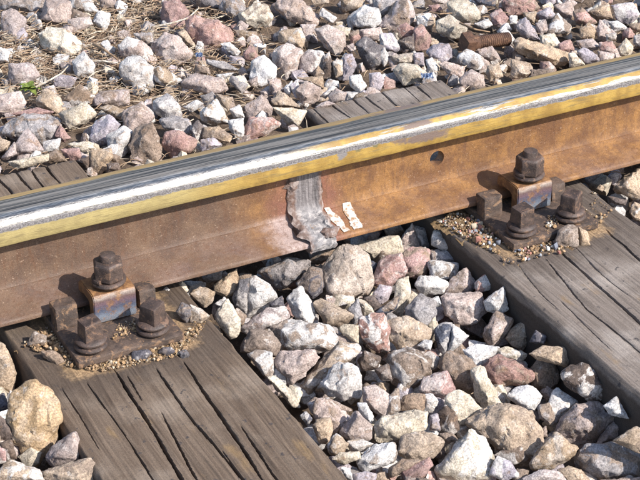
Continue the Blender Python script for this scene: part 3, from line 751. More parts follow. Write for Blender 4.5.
CROPS = dict(F1=(0, 0), F2=(128, 0), F3=(256, 0), F4=(384, 0), F5=(512, 0), F6=(0, 84), F7=(128, 76), F8=(230, 60),
             N1=(160, 240), N2=(288, 230), N3=(400, 215), N4=(230, 310), N5=(350, 300), N6=(460, 290), N7=(270, 384), N8=(390, 384), N9=(512, 384), N0=(0, 384))
STONES = """
F1 G -40,-40 230,-40 205,60 100,50 60,45 -30,55
F1 P 10,70 60,50 130,100 110,195 70,205 15,160
F1 P 215,60 240,0 350,10 355,90 330,130 260,125 205,95
F1 W 350,-20 450,0 490,60 420,65 360,40
F1 P 345,100 440,85 460,120 380,165 345,155
F1 W 490,60 550,70 545,120 520,155 470,110
F1 Y 200,170 240,145 310,145 400,215 385,265 330,298 220,240
F1 W -10,235 45,260 40,310 -10,300
F1 P 50,325 160,320 195,380 110,435 45,410
F1 W 365,310 420,260 470,330 465,385 385,385
F1 U 270,390 310,375 380,390 350,440 280,430
F1 P 500,-10 570,-10 580,30 510,40
F1 B 360,45 450,78 430,95 360,92
F2 R 180,20 250,0 300,60 270,140 200,150 170,100
F2 D 300,-30 470,-30 450,40 330,30
F2 G 460,40 480,0 560,-10 590,60 520,95
F2 Y 560,70 640,20 690,30 720,90 690,125 640,138 575,110
F2 R 300,100 350,85 450,110 525,175 515,215 420,250 370,265 310,180
F2 P 130,215 190,170 240,185 315,265 310,300 195,325 125,260
F2 G 30,170 120,165 125,220 100,230
F2 T 250,165 285,150 345,240 310,235
F2 W 465,220 510,215 560,260 545,278 490,250
F2 P -40,230 0,190 80,215 140,290 130,325 60,290 -25,285
F2 W -38,330 0,290 60,290 125,340 125,430 90,460 30,430 -20,400
F2 T 130,340 170,335 265,400 200,435 140,410
F2 G 400,300 480,310 550,350 470,350 400,320
F2 B 340,320 400,340 410,370 340,370
F2 P 270,410 340,370 470,400 490,450 400,470 290,440
F2 W 440,375 525,365 470,405
F2 Y 510,400 560,380 610,430 580,450
F2 R 580,270 610,230 645,240 645,300 590,300
F2 T 530,150 640,160 640,190 560,190
F3 P 105,50 140,-20 220,0 310,80 300,120 265,150 210,120
F3 P 225,125 268,140 300,125 262,198 232,190
F3 T 120,160 220,140 240,190 230,240 120,220
F3 W 330,40 400,90 380,115 320,80
F3 T 270,-15 360,-15 360,15 290,25
F3 T 420,-20 550,-20 530,40 440,60
F3 W 470,85 540,30 610,50 625,105 590,135 500,130
F3 P 300,150 360,130 440,170 440,240 400,280 345,230
F3 Y 380,130 470,140 460,180 400,170
F3 R 465,170 510,150 520,195 480,225
F3 P 520,150 620,140 635,180 600,200 530,190
F3 D 505,225 550,190 640,240 640,320 580,355 530,290
F3 P 95,260 150,220 230,255 200,350 150,410 100,380 90,310
F3 W -20,310 40,280 100,340 90,390 20,430 -30,390
F3 P 215,290 260,255 335,260 330,330 290,370 220,360
F3 K 340,290 365,265 385,330 380,380 340,390
F3 T 385,310 430,300 435,370 400,385
F3 U 440,280 480,275 500,330 470,390 435,400
F3 W 470,385 520,375 550,430 520,465 475,430
F3 P 60,400 120,400 130,450 90,480 70,440
F3 U 570,370 620,365 640,400 620,450 570,440
F4 P -20,130 60,10 120,0 150,70 120,130 0,160
F4 G -60,-20 70,-20 60,40 0,90 -40,80
F4 W 165,75 230,70 245,110 235,155 170,120
F4 R 150,150 190,125 235,190 220,245 155,250
F4 R 40,150 110,115 150,145 130,190 70,195
F4 K 78,205 145,180 150,250 100,255
F4 U -20,170 40,170 80,235 60,260 -10,250
F4 Y 265,110 330,80 410,140 390,190 330,190 270,160
F4 Y 320,20 390,-20 480,60 470,100 420,115 340,90
F4 R 225,30 270,20 290,50 235,60
F4 W 455,120 520,95 540,125 500,145
F4 R 530,75 580,45 620,90 600,135 550,125
F4 U 215,260 250,225 320,220 345,270 320,310 260,310
F4 W 375,285 415,245 490,290 500,340 460,350 380,315
F4 P 275,320 310,310 400,335 390,385 330,375
F4 P 380,400 430,350 490,380 500,430 400,450
F4 W 210,305 240,290 275,340 260,380 225,360
F4 Y 50,350 80,320 160,325 215,370 190,400 100,425
F4 Y 30,280 140,265 135,310 60,320
F4 U 150,270 195,265 200,330 155,325
F4 P 470,250 540,235 580,300 550,320 480,280
F4 T 520,330 570,320 590,380 530,410 515,370
F4 W 580,160 620,150 660,210 640,230 600,210
F4 W 0,240 30,290 0,330 -30,280
F4 C 440,-15 560,-15 550,30 470,20
F4 P 230,-5 320,-10 310,20 250,15
F5 R -45,10 20,-25 100,-10 135,40 60,70 -20,75
F5 U 120,70 190,35 215,80 160,100
F5 W 190,120 230,70 290,130 290,160 180,170
F5 P 215,30 290,10 310,60 290,100 240,70
F5 R 310,60 350,40 420,110 380,130 320,110
F5 T 60,65 120,60 110,115 70,95
F5 U 20,130 70,90 105,140 135,195 60,190
F5 P 120,120 165,100 180,150 140,175
F5 Y 145,180 210,170 240,220 230,240 150,240
F5 R 235,220 290,200 310,250 280,265 240,260
F5 T 15,210 50,195 160,240 270,265 275,310 210,340 110,290 20,250
F5 Y 285,270 310,265 360,320 290,335
F5 U 330,260 360,240 430,280 440,305 370,318
F5 P 325,205 400,195 435,230 420,250 350,240
F5 T 340,150 385,115 420,160 410,200 350,190
F5 P 425,150 440,100 490,150 480,200 430,200
F5 Y 535,240 570,195 605,235 590,275 545,275
F5 U 500,30 600,15 640,70 590,120 530,100
F5 T 380,60 480,20 500,90 440,100
F5 W 480,110 530,105 580,145 510,155
F5 B 590,130 640,115 660,150 620,160
F5 R 440,215 500,210 525,260 500,275 440,250
F5 P 430,255 510,270 500,300 440,305
F5 G 610,180 660,170 660,240 610,220
F5 T 0,300 90,320 105,360 60,395 0,390
F5 B 100,350 210,345 200,375 100,385
F5 W -10,80 25,80 20,120 -10,120
F5 B 470,170 520,165 520,205 475,205
F6 P -20,60 100,40 125,95 80,150 -20,145
F6 G 10,245 50,190 130,155 240,165 295,210 270,270 210,295 150,255 90,280
F6 P 75,300 140,225 215,330 190,350 70,360
F6 T 185,80 230,25 290,60 330,130 290,150 190,105
F6 B 315,80 400,10 470,60 450,95 370,110
F6 Y 300,150 430,95 475,150 445,185 345,230
F6 P 470,80 500,40 640,30 640,105 480,105
F6 U 450,270 480,190 540,160 600,205 530,300 470,300
F6 W 540,260 620,215 660,240 650,320 600,370 545,310
F6 R 275,260 300,205 350,270 320,290
F6 B 240,360 280,325 330,385 240,395
F6 R 310,330 390,320 410,370 350,385
F6 T 450,340 550,325 560,370 510,445 455,440
F6 Y 50,390 150,365 235,350 235,385 90,425
F6 Y 340,300 430,290 470,320 410,340
F6 P 10,370 70,290 80,350 30,380
F6 T -20,270 50,290 30,330 -20,340
F6 T 500,120 560,105 640,150 630,190 560,160
F6 B 555,350 600,360 590,390 560,385
F6 K 535,400 590,395 600,430 540,440
F6 R 60,150 180,120 260,140 240,160 120,160
F6 W 220,290 300,275 290,330 215,340
F6 K 400,380 445,365 440,425
F7 G 130,130 200,90 260,160 260,210 200,230 135,170
F7 G 160,220 230,200 300,220 320,290 260,270 180,260
F7 P -20,180 70,130 130,210 60,260 -20,290
F7 B 15,350 40,270 120,240 165,360 160,430 30,445
F7 R 175,350 190,285 250,275 340,320 320,370 220,410
F7 W 280,155 340,120 375,140 320,180
F7 T 360,185 440,115 500,230 420,245 375,220
F7 D 310,265 350,225 380,260 370,310 340,330
F7 T 380,260 450,255 515,300 500,330 375,310
F7 U 365,320 430,310 460,345 370,375
F7 W 510,170 560,145 580,205 530,210
F7 W 505,225 575,215 575,300 540,315 510,260
F7 G 365,100 420,80 440,110 390,150
F7 T 440,90 520,110 500,170 460,130
F8 P 80,230 160,180 210,240 205,280 90,290
F8 R 75,350 100,290 200,290 250,320 180,370 80,400
F8 P 195,110 230,90 260,130 240,175 205,160
F8 T 210,200 270,165 345,235 280,230 220,225
F8 Y 220,240 380,255 340,330 290,320
F8 P 330,150 380,110 450,140 440,200 370,235 345,190
F8 T 340,90 460,85 465,140 410,115
F8 U 300,130 340,100 345,190 330,190
F8 P 495,180 530,145 580,165 570,200 510,215
F8 W 455,180 510,130 530,140 480,190
F8 G 10,80 90,120 60,170 0,110
F8 W 270,140 310,105 300,170 280,170
F8 P 430,235 480,205 520,220 450,250
N1 W 5,260 35,238 90,300 70,340 25,330
N1 Y 75,235 110,205 140,250 120,275 80,265
N1 T 150,270 200,235 270,260 260,310 220,335 190,310
N1 T 270,230 380,150 385,260 330,285 275,260
N1 D 365,290 400,205 445,200 430,290 430,360 380,330
N1 W 430,290 445,200 480,185 530,210 580,280 540,330 440,380
N1 G 500,160 640,90 745,110 745,150 650,220 600,245
N1 C 545,320 610,280 620,330 560,345
N1 Y 285,370 340,300 400,400 390,470 350,490 290,410
N1 W 275,320 320,290 365,330 340,350
N1 B 350,360 390,345 430,380 410,430 380,400
N1 P 410,440 530,345 620,340 640,390 560,430 440,470
N2 Q 165,240 180,180 230,140 290,75 390,130 415,270 370,320 250,385 180,330
N2 C 45,270 110,190 170,200 170,310 120,340
N2 W 0,350 60,285 110,350 135,420 110,470 40,440
N2 Y 330,80 430,50 545,30 565,110 440,150 380,120
N2 B 100,160 170,110 235,95 220,140 150,170
N2 R 430,235 470,145 560,120 590,210 500,280 430,270
N2 U 425,325 460,275 515,290 500,350 460,370
N2 C 385,190 400,150 445,170 420,225
N2 K 380,340 430,330 465,380 430,410
N2 T 130,370 170,345 320,425 290,470 200,480
N2 G 300,400 350,350 370,440 330,475
N2 Y 345,345 390,360 430,410 380,425
N2 Y 545,260 600,240 610,310 570,430 520,410
N2 C 440,410 550,330 540,390 470,430
N3 G 150,190 160,180 250,185 325,195 315,250 290,270 160,235
N3 W 165,120 180,80 250,110 325,195 310,218 240,178 162,150
N3 P 5,120 60,50 80,110 100,170 10,165
N3 W 65,55 130,70 155,160 105,165 80,110
N3 R 0,220 60,160 140,180 150,240 110,310 0,300
N3 W 145,250 150,230 285,245 280,300 240,320 160,310
N3 W 100,310 180,310 240,340 215,390 110,400 80,350
N3 P 220,390 250,330 330,270 380,350 340,400 280,400
N3 R 375,340 430,295 490,345 450,370 385,390
N3 W 420,430 470,390 515,365 540,470 500,490 440,480
N3 P 215,410 260,390 330,430 400,395 430,470 380,530 290,540 225,480
N3 G 30,470 100,400 170,440 175,500 120,560 30,540
N3 W 150,420 190,410 215,450 180,460
N4 W 220,90 290,60 480,75 530,140 510,195 420,205 260,195
N4 B 60,180 100,105 200,110 245,170 230,230 140,210 60,210
N4 W 90,225 130,205 210,215 210,330 180,335
N4 P 225,270 260,210 410,205 445,240 400,290 310,370 260,330
N4 T 350,385 440,270 540,165 640,190 610,240 510,280 400,415
N4 Y 190,340 230,335 300,400 345,480 310,480
N4 W 455,380 540,260 640,300 650,440 560,440 490,420
N4 Y 545,100 570,70 640,80 640,165 590,140
N4 P 390,470 430,440 520,455 600,500 420,520
N5 R 40,160 60,90 120,100 170,70 195,180 190,245 140,250 80,215
N5 T 180,120 220,90 300,90 400,150 370,200 340,250 250,250 190,170
N5 B 190,300 220,260 300,250 395,300 390,370 330,430 270,460 210,400
N5 K 125,350 190,320 210,400 160,400
N5 K 45,300 70,255 150,290 130,345 60,350
N5 C 425,150 450,120 510,120 510,190 480,280 440,240
N5 W 512,125 590,180 540,235 482,278 508,190
N5 W 340,230 370,200 410,205 400,250
N5 R 350,450 370,390 480,360 520,440 500,480 370,480
N5 B 450,310 500,265 600,300 630,350 600,460 520,430 460,350
N5 B 360,280 400,260 445,290 430,350 400,340
N6 P 130,190 180,110 260,150 240,220 160,280 120,240
N6 T 230,240 270,180 330,160 360,220 310,300 260,270
N6 W 20,300 90,275 190,290 130,370 70,380
N6 Y 190,300 240,285 330,320 310,355 200,330
N6 R 120,380 190,330 300,360 365,420 330,470 190,475 130,430
N6 T 355,320 420,280 510,290 545,320 530,380 450,360 390,345
N6 B 360,390 400,345 470,370 495,440 450,500 360,480
N6 K 515,430 560,380 620,370 690,420 730,480 700,540 640,540 540,480
N6 Y 60,410 110,380 160,475 210,575 140,610 80,540
N6 C 380,205 430,230 420,270 350,260
N7 P 215,140 235,75 300,85 385,150 350,220 310,240 220,170
N7 T 215,210 240,180 300,170 310,230 290,290 250,290
N7 P 355,240 430,140 505,210 500,270 400,280
N7 T 285,310 330,250 390,300 360,350 300,350
N7 Y 315,375 350,345 440,340 450,370 370,400
N7 W 445,375 520,310 560,340 610,295 630,330 620,390 480,435 450,420
N7 P 470,20 530,10 600,60 580,170 520,110 470,90
N7 W 600,60 640,20 650,130 580,168
N7 Y 535,200 570,165 640,160 740,140 775,150 765,230 660,280 570,300 540,260
N7 C 150,160 180,140 210,170 190,210
N7 W 440,100 480,95 515,160 500,200 450,140
N7 T 390,290 450,275 510,300 460,340 400,330
N7 U 420,450 470,440 530,450 520,490 420,490
N7 W 355,420 400,425 415,480 380,470
N8 B 50,90 90,50 170,55 165,135 60,130
N8 W 170,55 210,50 240,90 210,140 165,135
N8 K 245,150 280,110 330,150 345,225 300,250 250,220
N8 Y 290,60 350,30 460,130 380,210 345,215 330,145 280,105
N8 T 45,340 60,270 130,240 230,260 265,300 210,370 100,375
N8 Y 240,430 330,300 400,240 455,270 440,320 505,340 490,480 250,490
N8 T 385,200 470,140 560,115 640,105 700,150 745,220 750,330 700,400 640,400 520,260 430,230
N8 U 500,450 540,365 600,390 640,460 560,480
N8 R 60,440 190,375 205,410 150,480 80,480
N8 B 0,420 60,380 150,385 100,430 0,470
N8 B 250,250 310,245 335,280 270,300
N8 U 200,160 240,150 250,230 200,230
N9 W -20,60 20,20 90,10 150,60 100,140 40,110
N9 W 180,110 220,20 320,90 310,120 225,190 180,150
N9 G 130,115 185,100 180,150 225,190 190,200 140,170
N9 P 215,235 290,150 320,110 420,95 490,170 470,230 400,310 330,320 290,250
N9 P 420,300 500,190 555,210 540,260 440,310
N9 W 460,110 520,65 580,170 490,150
N9 T 90,400 140,330 210,255 325,325 290,370 190,420 100,425
N9 G 320,370 370,315 570,300 640,370 640,460 480,480 400,460
N9 T 510,285 620,215 670,250 660,350 570,300
N9 P 60,470 150,430 230,440 270,490 60,500
N9 T 230,430 290,415 340,430 390,490 280,490
N9 U 145,230 170,210 175,260 145,265
N9 P 420,485 560,475 660,465 660,500 420,500
N0 O 45,170 70,50 180,0 260,60 300,190 270,290 190,390 160,410 110,370 90,280
N0 P 240,370 270,310 370,245 400,300 390,380 280,415
N0 T -20,450 50,385 180,430 210,480 120,500 -20,500
N0 T 210,440 310,410 440,375 480,410 470,490 220,500
N0 T -60,-180 0,-200 40,-160 80,-55 55,40 -60,40
N0 K 0,300 60,280 80,370 30,390
N0 R -20,310 25,330 30,390 -20,400
N0 C -20,60 20,50 40,120 -20,140
N0 K -10,160 40,190 85,280 20,290 -10,270
"""  # some outlines are the shaded half of a stone, shade put into colour
# pixel outlines on the sleepers' tops and right of the right sleeper: colour, z, points
EXTRA = [('B', .006, [(26, 346), (33, 331), (47, 336), (46, 345), (30, 347)]),
         ('B', .004, [(40, 351), (55, 350), (66, 362), (58, 366), (44, 358)]),
         ('D', .012, [(176, 312), (181, 302), (192, 306), (194, 316), (186, 324)]),
         ('T', .008, [(190, 304), (200, 308), (210, 316), (198, 326), (190, 322)]),
         ('C', .004, [(129, 360), (133, 351), (147, 349), (153, 353), (146, 360), (134, 364)]),
         ('C', .004, [(158, 353), (161, 347), (172, 347), (176, 352), (168, 358)]),
         ('D', .004, [(178, 352), (186, 349), (190, 356), (182, 360)]),
         ('B', .012, [(553, 246), (558, 230), (569, 224), (578, 227), (579, 246), (566, 248)]),
         ('T', .010, [(578, 226), (588, 232), (590, 245), (580, 247)]),
         ('T', -.012, [(612, 190), (620, 179), (634, 170), (646, 166), (646, 201), (632, 197), (620, 195)]),
         ('T', -.008, [(629, 212), (634, 201), (644, 206), (646, 222), (634, 220)]),
         ('T', -.02, [(596, 189), (600, 184), (605, 188), (602, 192)]),
         ('K', -.03, [(608, 196), (628, 200), (626, 206), (609, 203)])]

LANDMARKS = [('the weld', 315, 225), ('the left clip', 105, 295), ('the right clip', 530, 190), ('the loose rusty bolt', 482, 42), ('the bolt hole in the rail', 437, 150),
             ('the blue plastic scrap', 428, 77), ('the green weed', 30, 92), ('the pale dry twig', 165, 26), ('the picture\'s top left corner', -5, -5), ('the picture\'s top right corner', 640, 0),
             ('the bottom right corner', 640, 480), ('the bottom left corner', 0, 480), ('the far end of the right sleeper', 385, 92), ('the far end of the left sleeper', 40, 172)]
# stones that stand out by themselves: px, py, label, (short name used by their neighbours)
NAMED = [(263, 71, 'smooth bright white rounded stone lying behind the rail among pinkish ballast', 'the bright white rounded stone'),
         (209, 35, 'largest pink-streaked flat stone on the straw behind the rail', 'the large pink stone'),
         (60, 43, 'cream oval stone lying on dry straw near the top left', 'the cream oval stone'),
         (78, 116, 'pale yellow block of stone leaning behind the left sleeper end', 'the yellow block'),
         (345, 275, 'biggest tan craggy rock just below the weld between the sleepers', 'the craggy tan rock'),
         (300, 305, 'small bright white egg-like stone left of the craggy tan rock', 'the white egg-like stone'),
         (305, 337, 'long flat white slab stone between the sleepers', 'the long white slab'),
         (507, 370, 'rough dull red stone in front of the right sleeper', 'the dull red stone'),
         (410, 371, 'dark brown knobbly rock in the middle of the crib', 'the brown knobbly rock'),
         (505, 433, 'huge rounded tan boulder near the bottom right', 'the huge tan boulder'),
         (37, 419, 'big golden tan rock left of the left sleeper', 'the golden tan rock'),
         (137, 75, 'black and white mottled round stone behind the rail at left', 'the mottled round stone'),
         (446, 259, 'shaded lower half of a smooth stone against the right sleeper, coloured grey', 'the grey-shaded stone half'),  # lit top is a separate white stone; shade put into the grey colour
         (543, 60, 'long tan bar-shaped stone lying along the rail at top right', 'the long tan bar stone'),
         (580, 400, 'dark brown speckled stone touching the right sleeper side', 'the dark speckled stone'),
         (328, 370, 'long tan finger-shaped stone standing aslant in the crib', 'the tan finger stone'),
         (373, 332, 'red and white jagged stone in the crib', 'the red jagged stone'),
         (260, 297, 'white block beside its dark-coloured shaded side below the rail', 'the white block'),  # shaded side is a separate stone on the left, shade put into dark grey
         (31, 128, 'broad purple-grey slab with ridges behind the left sleeper', 'the purple-grey slab'),
         (105, 127, 'lilac smooth stone behind the left sleeper end', 'the lilac stone'),
         (362, 17, 'white rounded stone near the top centre', 'the white rounded top stone'),
         (471, 65, 'bright white chunk just in front of the loose rusty bolt', 'the white chunk'),
         (424, 276, 'pink broken stone at the foot of the right sleeper', 'the pink broken stone'),
         (376, 57, 'dark grey speckled stone behind the right sleeper end', 'the dark speckled rear stone'),
         (166, 49, 'large pale pink block left of the large pink stone', 'the pale pink block')]
def place_label(px, py, marks, skip=None):
    order = sorted((math.hypot(px - x, (py - y) * 1.0), nme, x, y) for nme, x, y in marks if nme != skip)
    out = []
    for d, nme, x, y in order[:6]:
        dx, dy = px - x, py - y
        h = 'right' if dx > 0 else 'left'
        v = 'in front' if dy > 0 else 'behind'
        if abs(dx) > 2.2 * abs(dy): w = h + ' of'
        elif abs(dy) > 2.2 * abs(dx): w = ('in front of' if dy > 0 else 'behind')
        else: w = v + ' and ' + h + ' of'
        out.append((d, w, nme))
    return out

used_labels = set()
stone_list = []
for line in STONES.strip().splitlines():
    cr, col, *pts = line.split()
    ox, oy = CROPS[cr]
    P = [tuple(float(q) for q in p.split(',')) for p in pts]
    stone_list.append((col, None, [(ox + x / 5, oy + y / 5) for x, y in P]))
for col, z, P in EXTRA: stone_list.append((col, z, P))

marks = list(LANDMARKS) + [(s, x, y) for x, y, l, s in NAMED]
cents = [(sum(p[0] for p in P) / len(P), sum(p[1] for p in P) / len(P)) for c, z, P in stone_list]
named_of = {}
for x, y, lab, short in NAMED:
    i = min(range(len(cents)), key=lambda k: math.hypot(cents[k][0] - x, cents[k][1] - y))
    if i in named_of: i = min((k for k in range(len(cents)) if k not in named_of), key=lambda k: math.hypot(cents[k][0] - x, cents[k][1] - y))
    named_of[i] = (lab, short)
for i, (col, z, P) in enumerate(stone_list):
    px, py = cents[i]
    area = abs(sum(P[k][0] * P[(k + 1) % len(P)][1] - P[(k + 1) % len(P)][0] * P[k][1] for k in range(len(P)))) / 2
    zz = z
    if zz is None:
        g = atz(px, py, 0); zz = surf(g.x, g.y); g = atz(px, py, zz); zz = surf(g.x, g.y)
    ctr = atz(px, py, zz)
    depth = (ctr - CAM).dot(FWD)
    grow = 1.13 if z is None else 1.0
    P3 = []
    for x, y in P:
        x = px + (x - px) * grow; y = py + (y - py) * grow
        P3.append(CAM + ray(x, y) * depth)
    axis = (CAM - ctr).normalized()
    r = math.sqrt(area / math.pi) * depth / FPX
    xs_ = [p[0] for p in P]; ys_ = [p[1] for p in P]
    mn = min(max(xs_) - min(xs_), max(ys_) - min(ys_)) / 2 * depth / FPX
    thick = .5 * r + .5 * mn
    bm, c = rock_mesh(P3, axis, thick * .95, .0034 if area > 250 else .0026, i + 1, 1.0 if area < 700 else 1.45)
    o = from_bm('ballast_stone', bm, M['stone'], None, c, sharp=48)
    b = COL[col]; k = rnd.uniform(.86, 1.12); hs = rnd.uniform(-.012, .012)
    o.color = (min(.8, b[0] * k + hs), b[1] * k, max(.01, b[2] * k - hs), 1)
    if i in named_of:
        lab = named_of[i][0]; used_labels.add(lab)
    else:
        size = 'tiny' if area < 70 else 'small' if area < 170 else 'medium' if area < 420 else 'large' if area < 1100 else 'very large'
        asp = (max(xs_) - min(xs_)) / max(1, (max(ys_) - min(ys_)))
        shp = 'flat' if asp > 1.75 else 'upright' if asp < .62 else 'three-sided' if len(P) < 4 else 'blocky' if len(P) == 4 else 'angular' if len(P) == 5 else 'rounded'
        pl = place_label(px, py, marks)
        kind = 'chip on the sleeper' if (z is not None and z > 0) else 'stone'
        base = f"{size} {WORD[col]} {shp} {kind}"
        lab = None
        for a in range(len(pl)):
            cand = f"{base} {'just ' if pl[a][0] < 30 else ''}{pl[a][1]} {pl[a][2]}"
            if cand not in used_labels and len(cand.split()) <= 16: lab = cand; break
        if lab is None: lab = f"{base} near {pl[0][2]} and {pl[1][2]}"
        used_labels.add(lab)
    tag(o, lab, 'stone', 'ballast stones')

# ------------------------------------------------------------------ lower ballast: one mass of smaller stones in the gaps and beyond the frame
def proto(seed, r):
    rr = random.Random(seed)
    bm = bmesh.new()
    for _ in range(16):
        v = Vector((rr.gauss(0, 1), rr.gauss(0, 1), rr.gauss(0, 1))).normalized()
        bm.verts.new((v.x * rr.uniform(.8, 1.2), v.y * rr.uniform(.7, 1), v.z * rr.uniform(.6, .9)))
    g = bmesh.ops.convex_hull(bm, input=bm.verts[:])
    bmesh.ops.delete(bm, geom=[e for e in set(g['geom_interior'] + g['geom_unused']) if isinstance(e, bmesh.types.BMVert)], context='VERTS')
    bmesh.ops.triangulate(bm, faces=bm.faces[:])
    bmesh.ops.subdivide_edges(bm, edges=bm.edges[:], cuts=1); bmesh.ops.triangulate(bm, faces=bm.faces[:])
    bmesh.ops.subdivide_edges(bm, edges=bm.edges[:], cuts=1); bmesh.ops.triangulate(bm, faces=bm.faces[:])
    bm.normal_update()
    for v in bm.verts:
        v.co += v.normal * (.10 * noise.noise(v.co * 2.2 + Vector((seed, 0, 0))) + .05 * noise.noise(v.co * 6 + Vector((0, seed, 0))))
    bm.verts.index_update()
    V = np.array([v.co for v in bm.verts]); F = np.array([[v.index for v in f.verts] for f in bm.faces]); bm.free()
    return V, F
PRO = [proto(200 + i, 1) for i in range(14)]
def rotm(r):
    q = np.array([r.gauss(0, 1) for _ in range(4)]); q /= np.linalg.norm(q); w, x, y, z = q
    return np.array([[1-2*(y*y+z*z), 2*(x*y-z*w), 2*(x*z+y*w)], [2*(x*y+z*w), 1-2*(x*x+z*z), 2*(y*z-x*w)], [2*(x*z-y*w), 2*(y*z+x*w), 1-2*(x*x+y*y)]])
def heap(name, items, mat, label, protos=PRO):
    Vs, Fs, Cs, b = [], [], [], 0
    for (x, y, z, r, col) in items:
        V, F = protos[rnd.randrange(len(protos))]
        V = (V @ rotm(rnd).T) * r + np.array([x, y, z])
        Vs.append(V); Fs.append(F + b); b += len(V)
        Cs.append(np.tile(np.array([*col, 1.0], np.float32), (len(V), 1)))
    o = from_np(name, np.concatenate(Vs), np.concatenate(Fs), mat, sharp=45)
    at = o.data.attributes.new('tint', 'FLOAT_COLOR', 'POINT')
    at.data.foreach_set('color', np.concatenate(Cs).ravel())
    return tag(o, label, kind='stuff')
def in_frame(p, mgn=6):
    d = p - CAM; zf = d.dot(FWD)
    x = 320 + FPX * d.dot(RGT) / zf; y = 240 - FPX * d.dot(UPV) / zf
    return -mgn < x < 640 + mgn and -mgn < y < 480 + mgn
items = []
keys = 'PPPPTTGGWWWBRUYY'
def tint():
    b = COL[keys[rnd.randrange(len(keys))]]; k = rnd.uniform(.85, 1.15)
    return tuple(min(.75, q * k) for q in b)
xs_ = np.arange(-.35, 3.3, .040)
for ix, x in enumerate(xs_):
    for y in np.arange(-1.15, 2.6, .040):
        if -.075 < y < .075 and not (x < .4 or x > 2.0): 
            pass
        px_ = x + rnd.uniform(-.02, .02); py_ = y + rnd.uniform(-.02, .02)
        inS = (S1 - .012 < px_ < S1 + SW + .012 or S2 - .012 < px_ < S2 + SW + .012) and py_ < YEND + .01
        if inS: continue
        s = surf(px_, py_)
        infr = in_frame(Vector((px_, py_, s)), 10)
        r = rnd.uniform(.013, .024) if infr else rnd.uniform(.020, .034)
        if abs(py_) < .085: z = -.05 + rnd.uniform(-.012, .008); r = min(r, .022)
        elif infr: z = s - .019 - r * .4 + rnd.uniform(-.008, .008)
        else: z = s - .012 + rnd.uniform(-.01, .01)
        if infr and py_ > .12:
            z = s - .015 + rnd.uniform(-.006, .005); r *= .8
        items.append((px_, py_, z, r, tint()))
        if infr and py_ < -.06:
            items.append((px_ + rnd.uniform(-.02, .02), py_ + rnd.uniform(-.02, .02), s - .05 + rnd.uniform(-.012, .01), rnd.uniform(.014, .024), tint()))
heap('ballast', items, M['gravel'], 'smaller ballast stones filling the gaps under and around the large ones')

# ------------------------------------------------------------------ sand and grit round the two base plates
def sheet_patch(name, outline, zfun, h, label):
    P = [atz(px, py, 0.002) for px, py in outline]
    x0, x1 = min(p.x for p in P), max(p.x for p in P); y0, y1 = min(p.y for p in P), max(p.y for p in P)
    nx, ny = int((x1 - x0) / .0025) + 2, int((y1 - y0) / .0025) + 2
    X, Y = np.meshgrid(np.linspace(x0 - .01, x1 + .01, nx), np.linspace(y0 - .01, y1 + .01, ny))
    poly = np.array([(p.x, p.y) for p in P])
    def dist(X, Y):
        best = np.full(X.shape, 1e9); inside = np.zeros(X.shape, bool)
        for (ax, ay), (bx, by) in zip(poly, np.roll(poly, -1, 0)):
            t_ = np.clip(((X - ax) * (bx - ax) + (Y - ay) * (by - ay)) / ((bx - ax) ** 2 + (by - ay) ** 2 + 1e-12), 0, 1)
            best = np.minimum(best, np.hypot(X - ax - t_ * (bx - ax), Y - ay - t_ * (by - ay)))
            c = ((ay > Y) != (by > Y)) & (X < (bx - ax) * (Y - ay) / (by - ay + 1e-12) + ax)
            inside ^= c
        return np.where(inside, best, -best)
    D = dist(X, Y) + .004 * vnoise(X * 90, Y * 90, 1) + .002 * vnoise(X * 260, Y * 260, 5)
    Zv = -.003 + np.clip(D / .020, -1, 1) * h * .55 + h * .30 + .0012 * vnoise(X * 220, Y * 220, 2) + .0012 * vnoise(X * 420, Y * 420, 3)
    idx = np.arange(X.size).reshape(X.shape)
    F = np.stack([idx[:-1, :-1], idx[:-1, 1:], idx[1:, 1:], idx[1:, :-1]], -1).reshape(-1, 4)
    keep = (D.ravel()[F] > -.010).all(1)
    o = from_np(name, np.stack([X, Y, Zv], -1).reshape(-1, 3), F[keep], M['sand'])
    return tag(o, label, kind='stuff')
A1 = [(22, 348), (40, 338), (55, 342), (68, 366), (100, 372), (140, 364), (180, 356), (196, 338), (206, 322), (196, 318), (184, 336), (140, 348), (90, 360), (76, 352), (62, 326), (40, 328)]
A2 = [(438, 222), (452, 213), (478, 214), (500, 240), (518, 256), (545, 252), (575, 246), (562, 240), (525, 246), (504, 232), (490, 238), (505, 262), (520, 266), (470, 240)]
A1b = [(112, 340), (140, 331), (150, 318), (120, 322)]
A2b = [(545, 232), (560, 226), (562, 214), (548, 216)]
sheet_patch('sand', A1, None, .007, 'tan sand and dirt packed round the left base plate')
sheet_patch('sand', A2, None, .007, 'tan sand spilled round the right base plate')

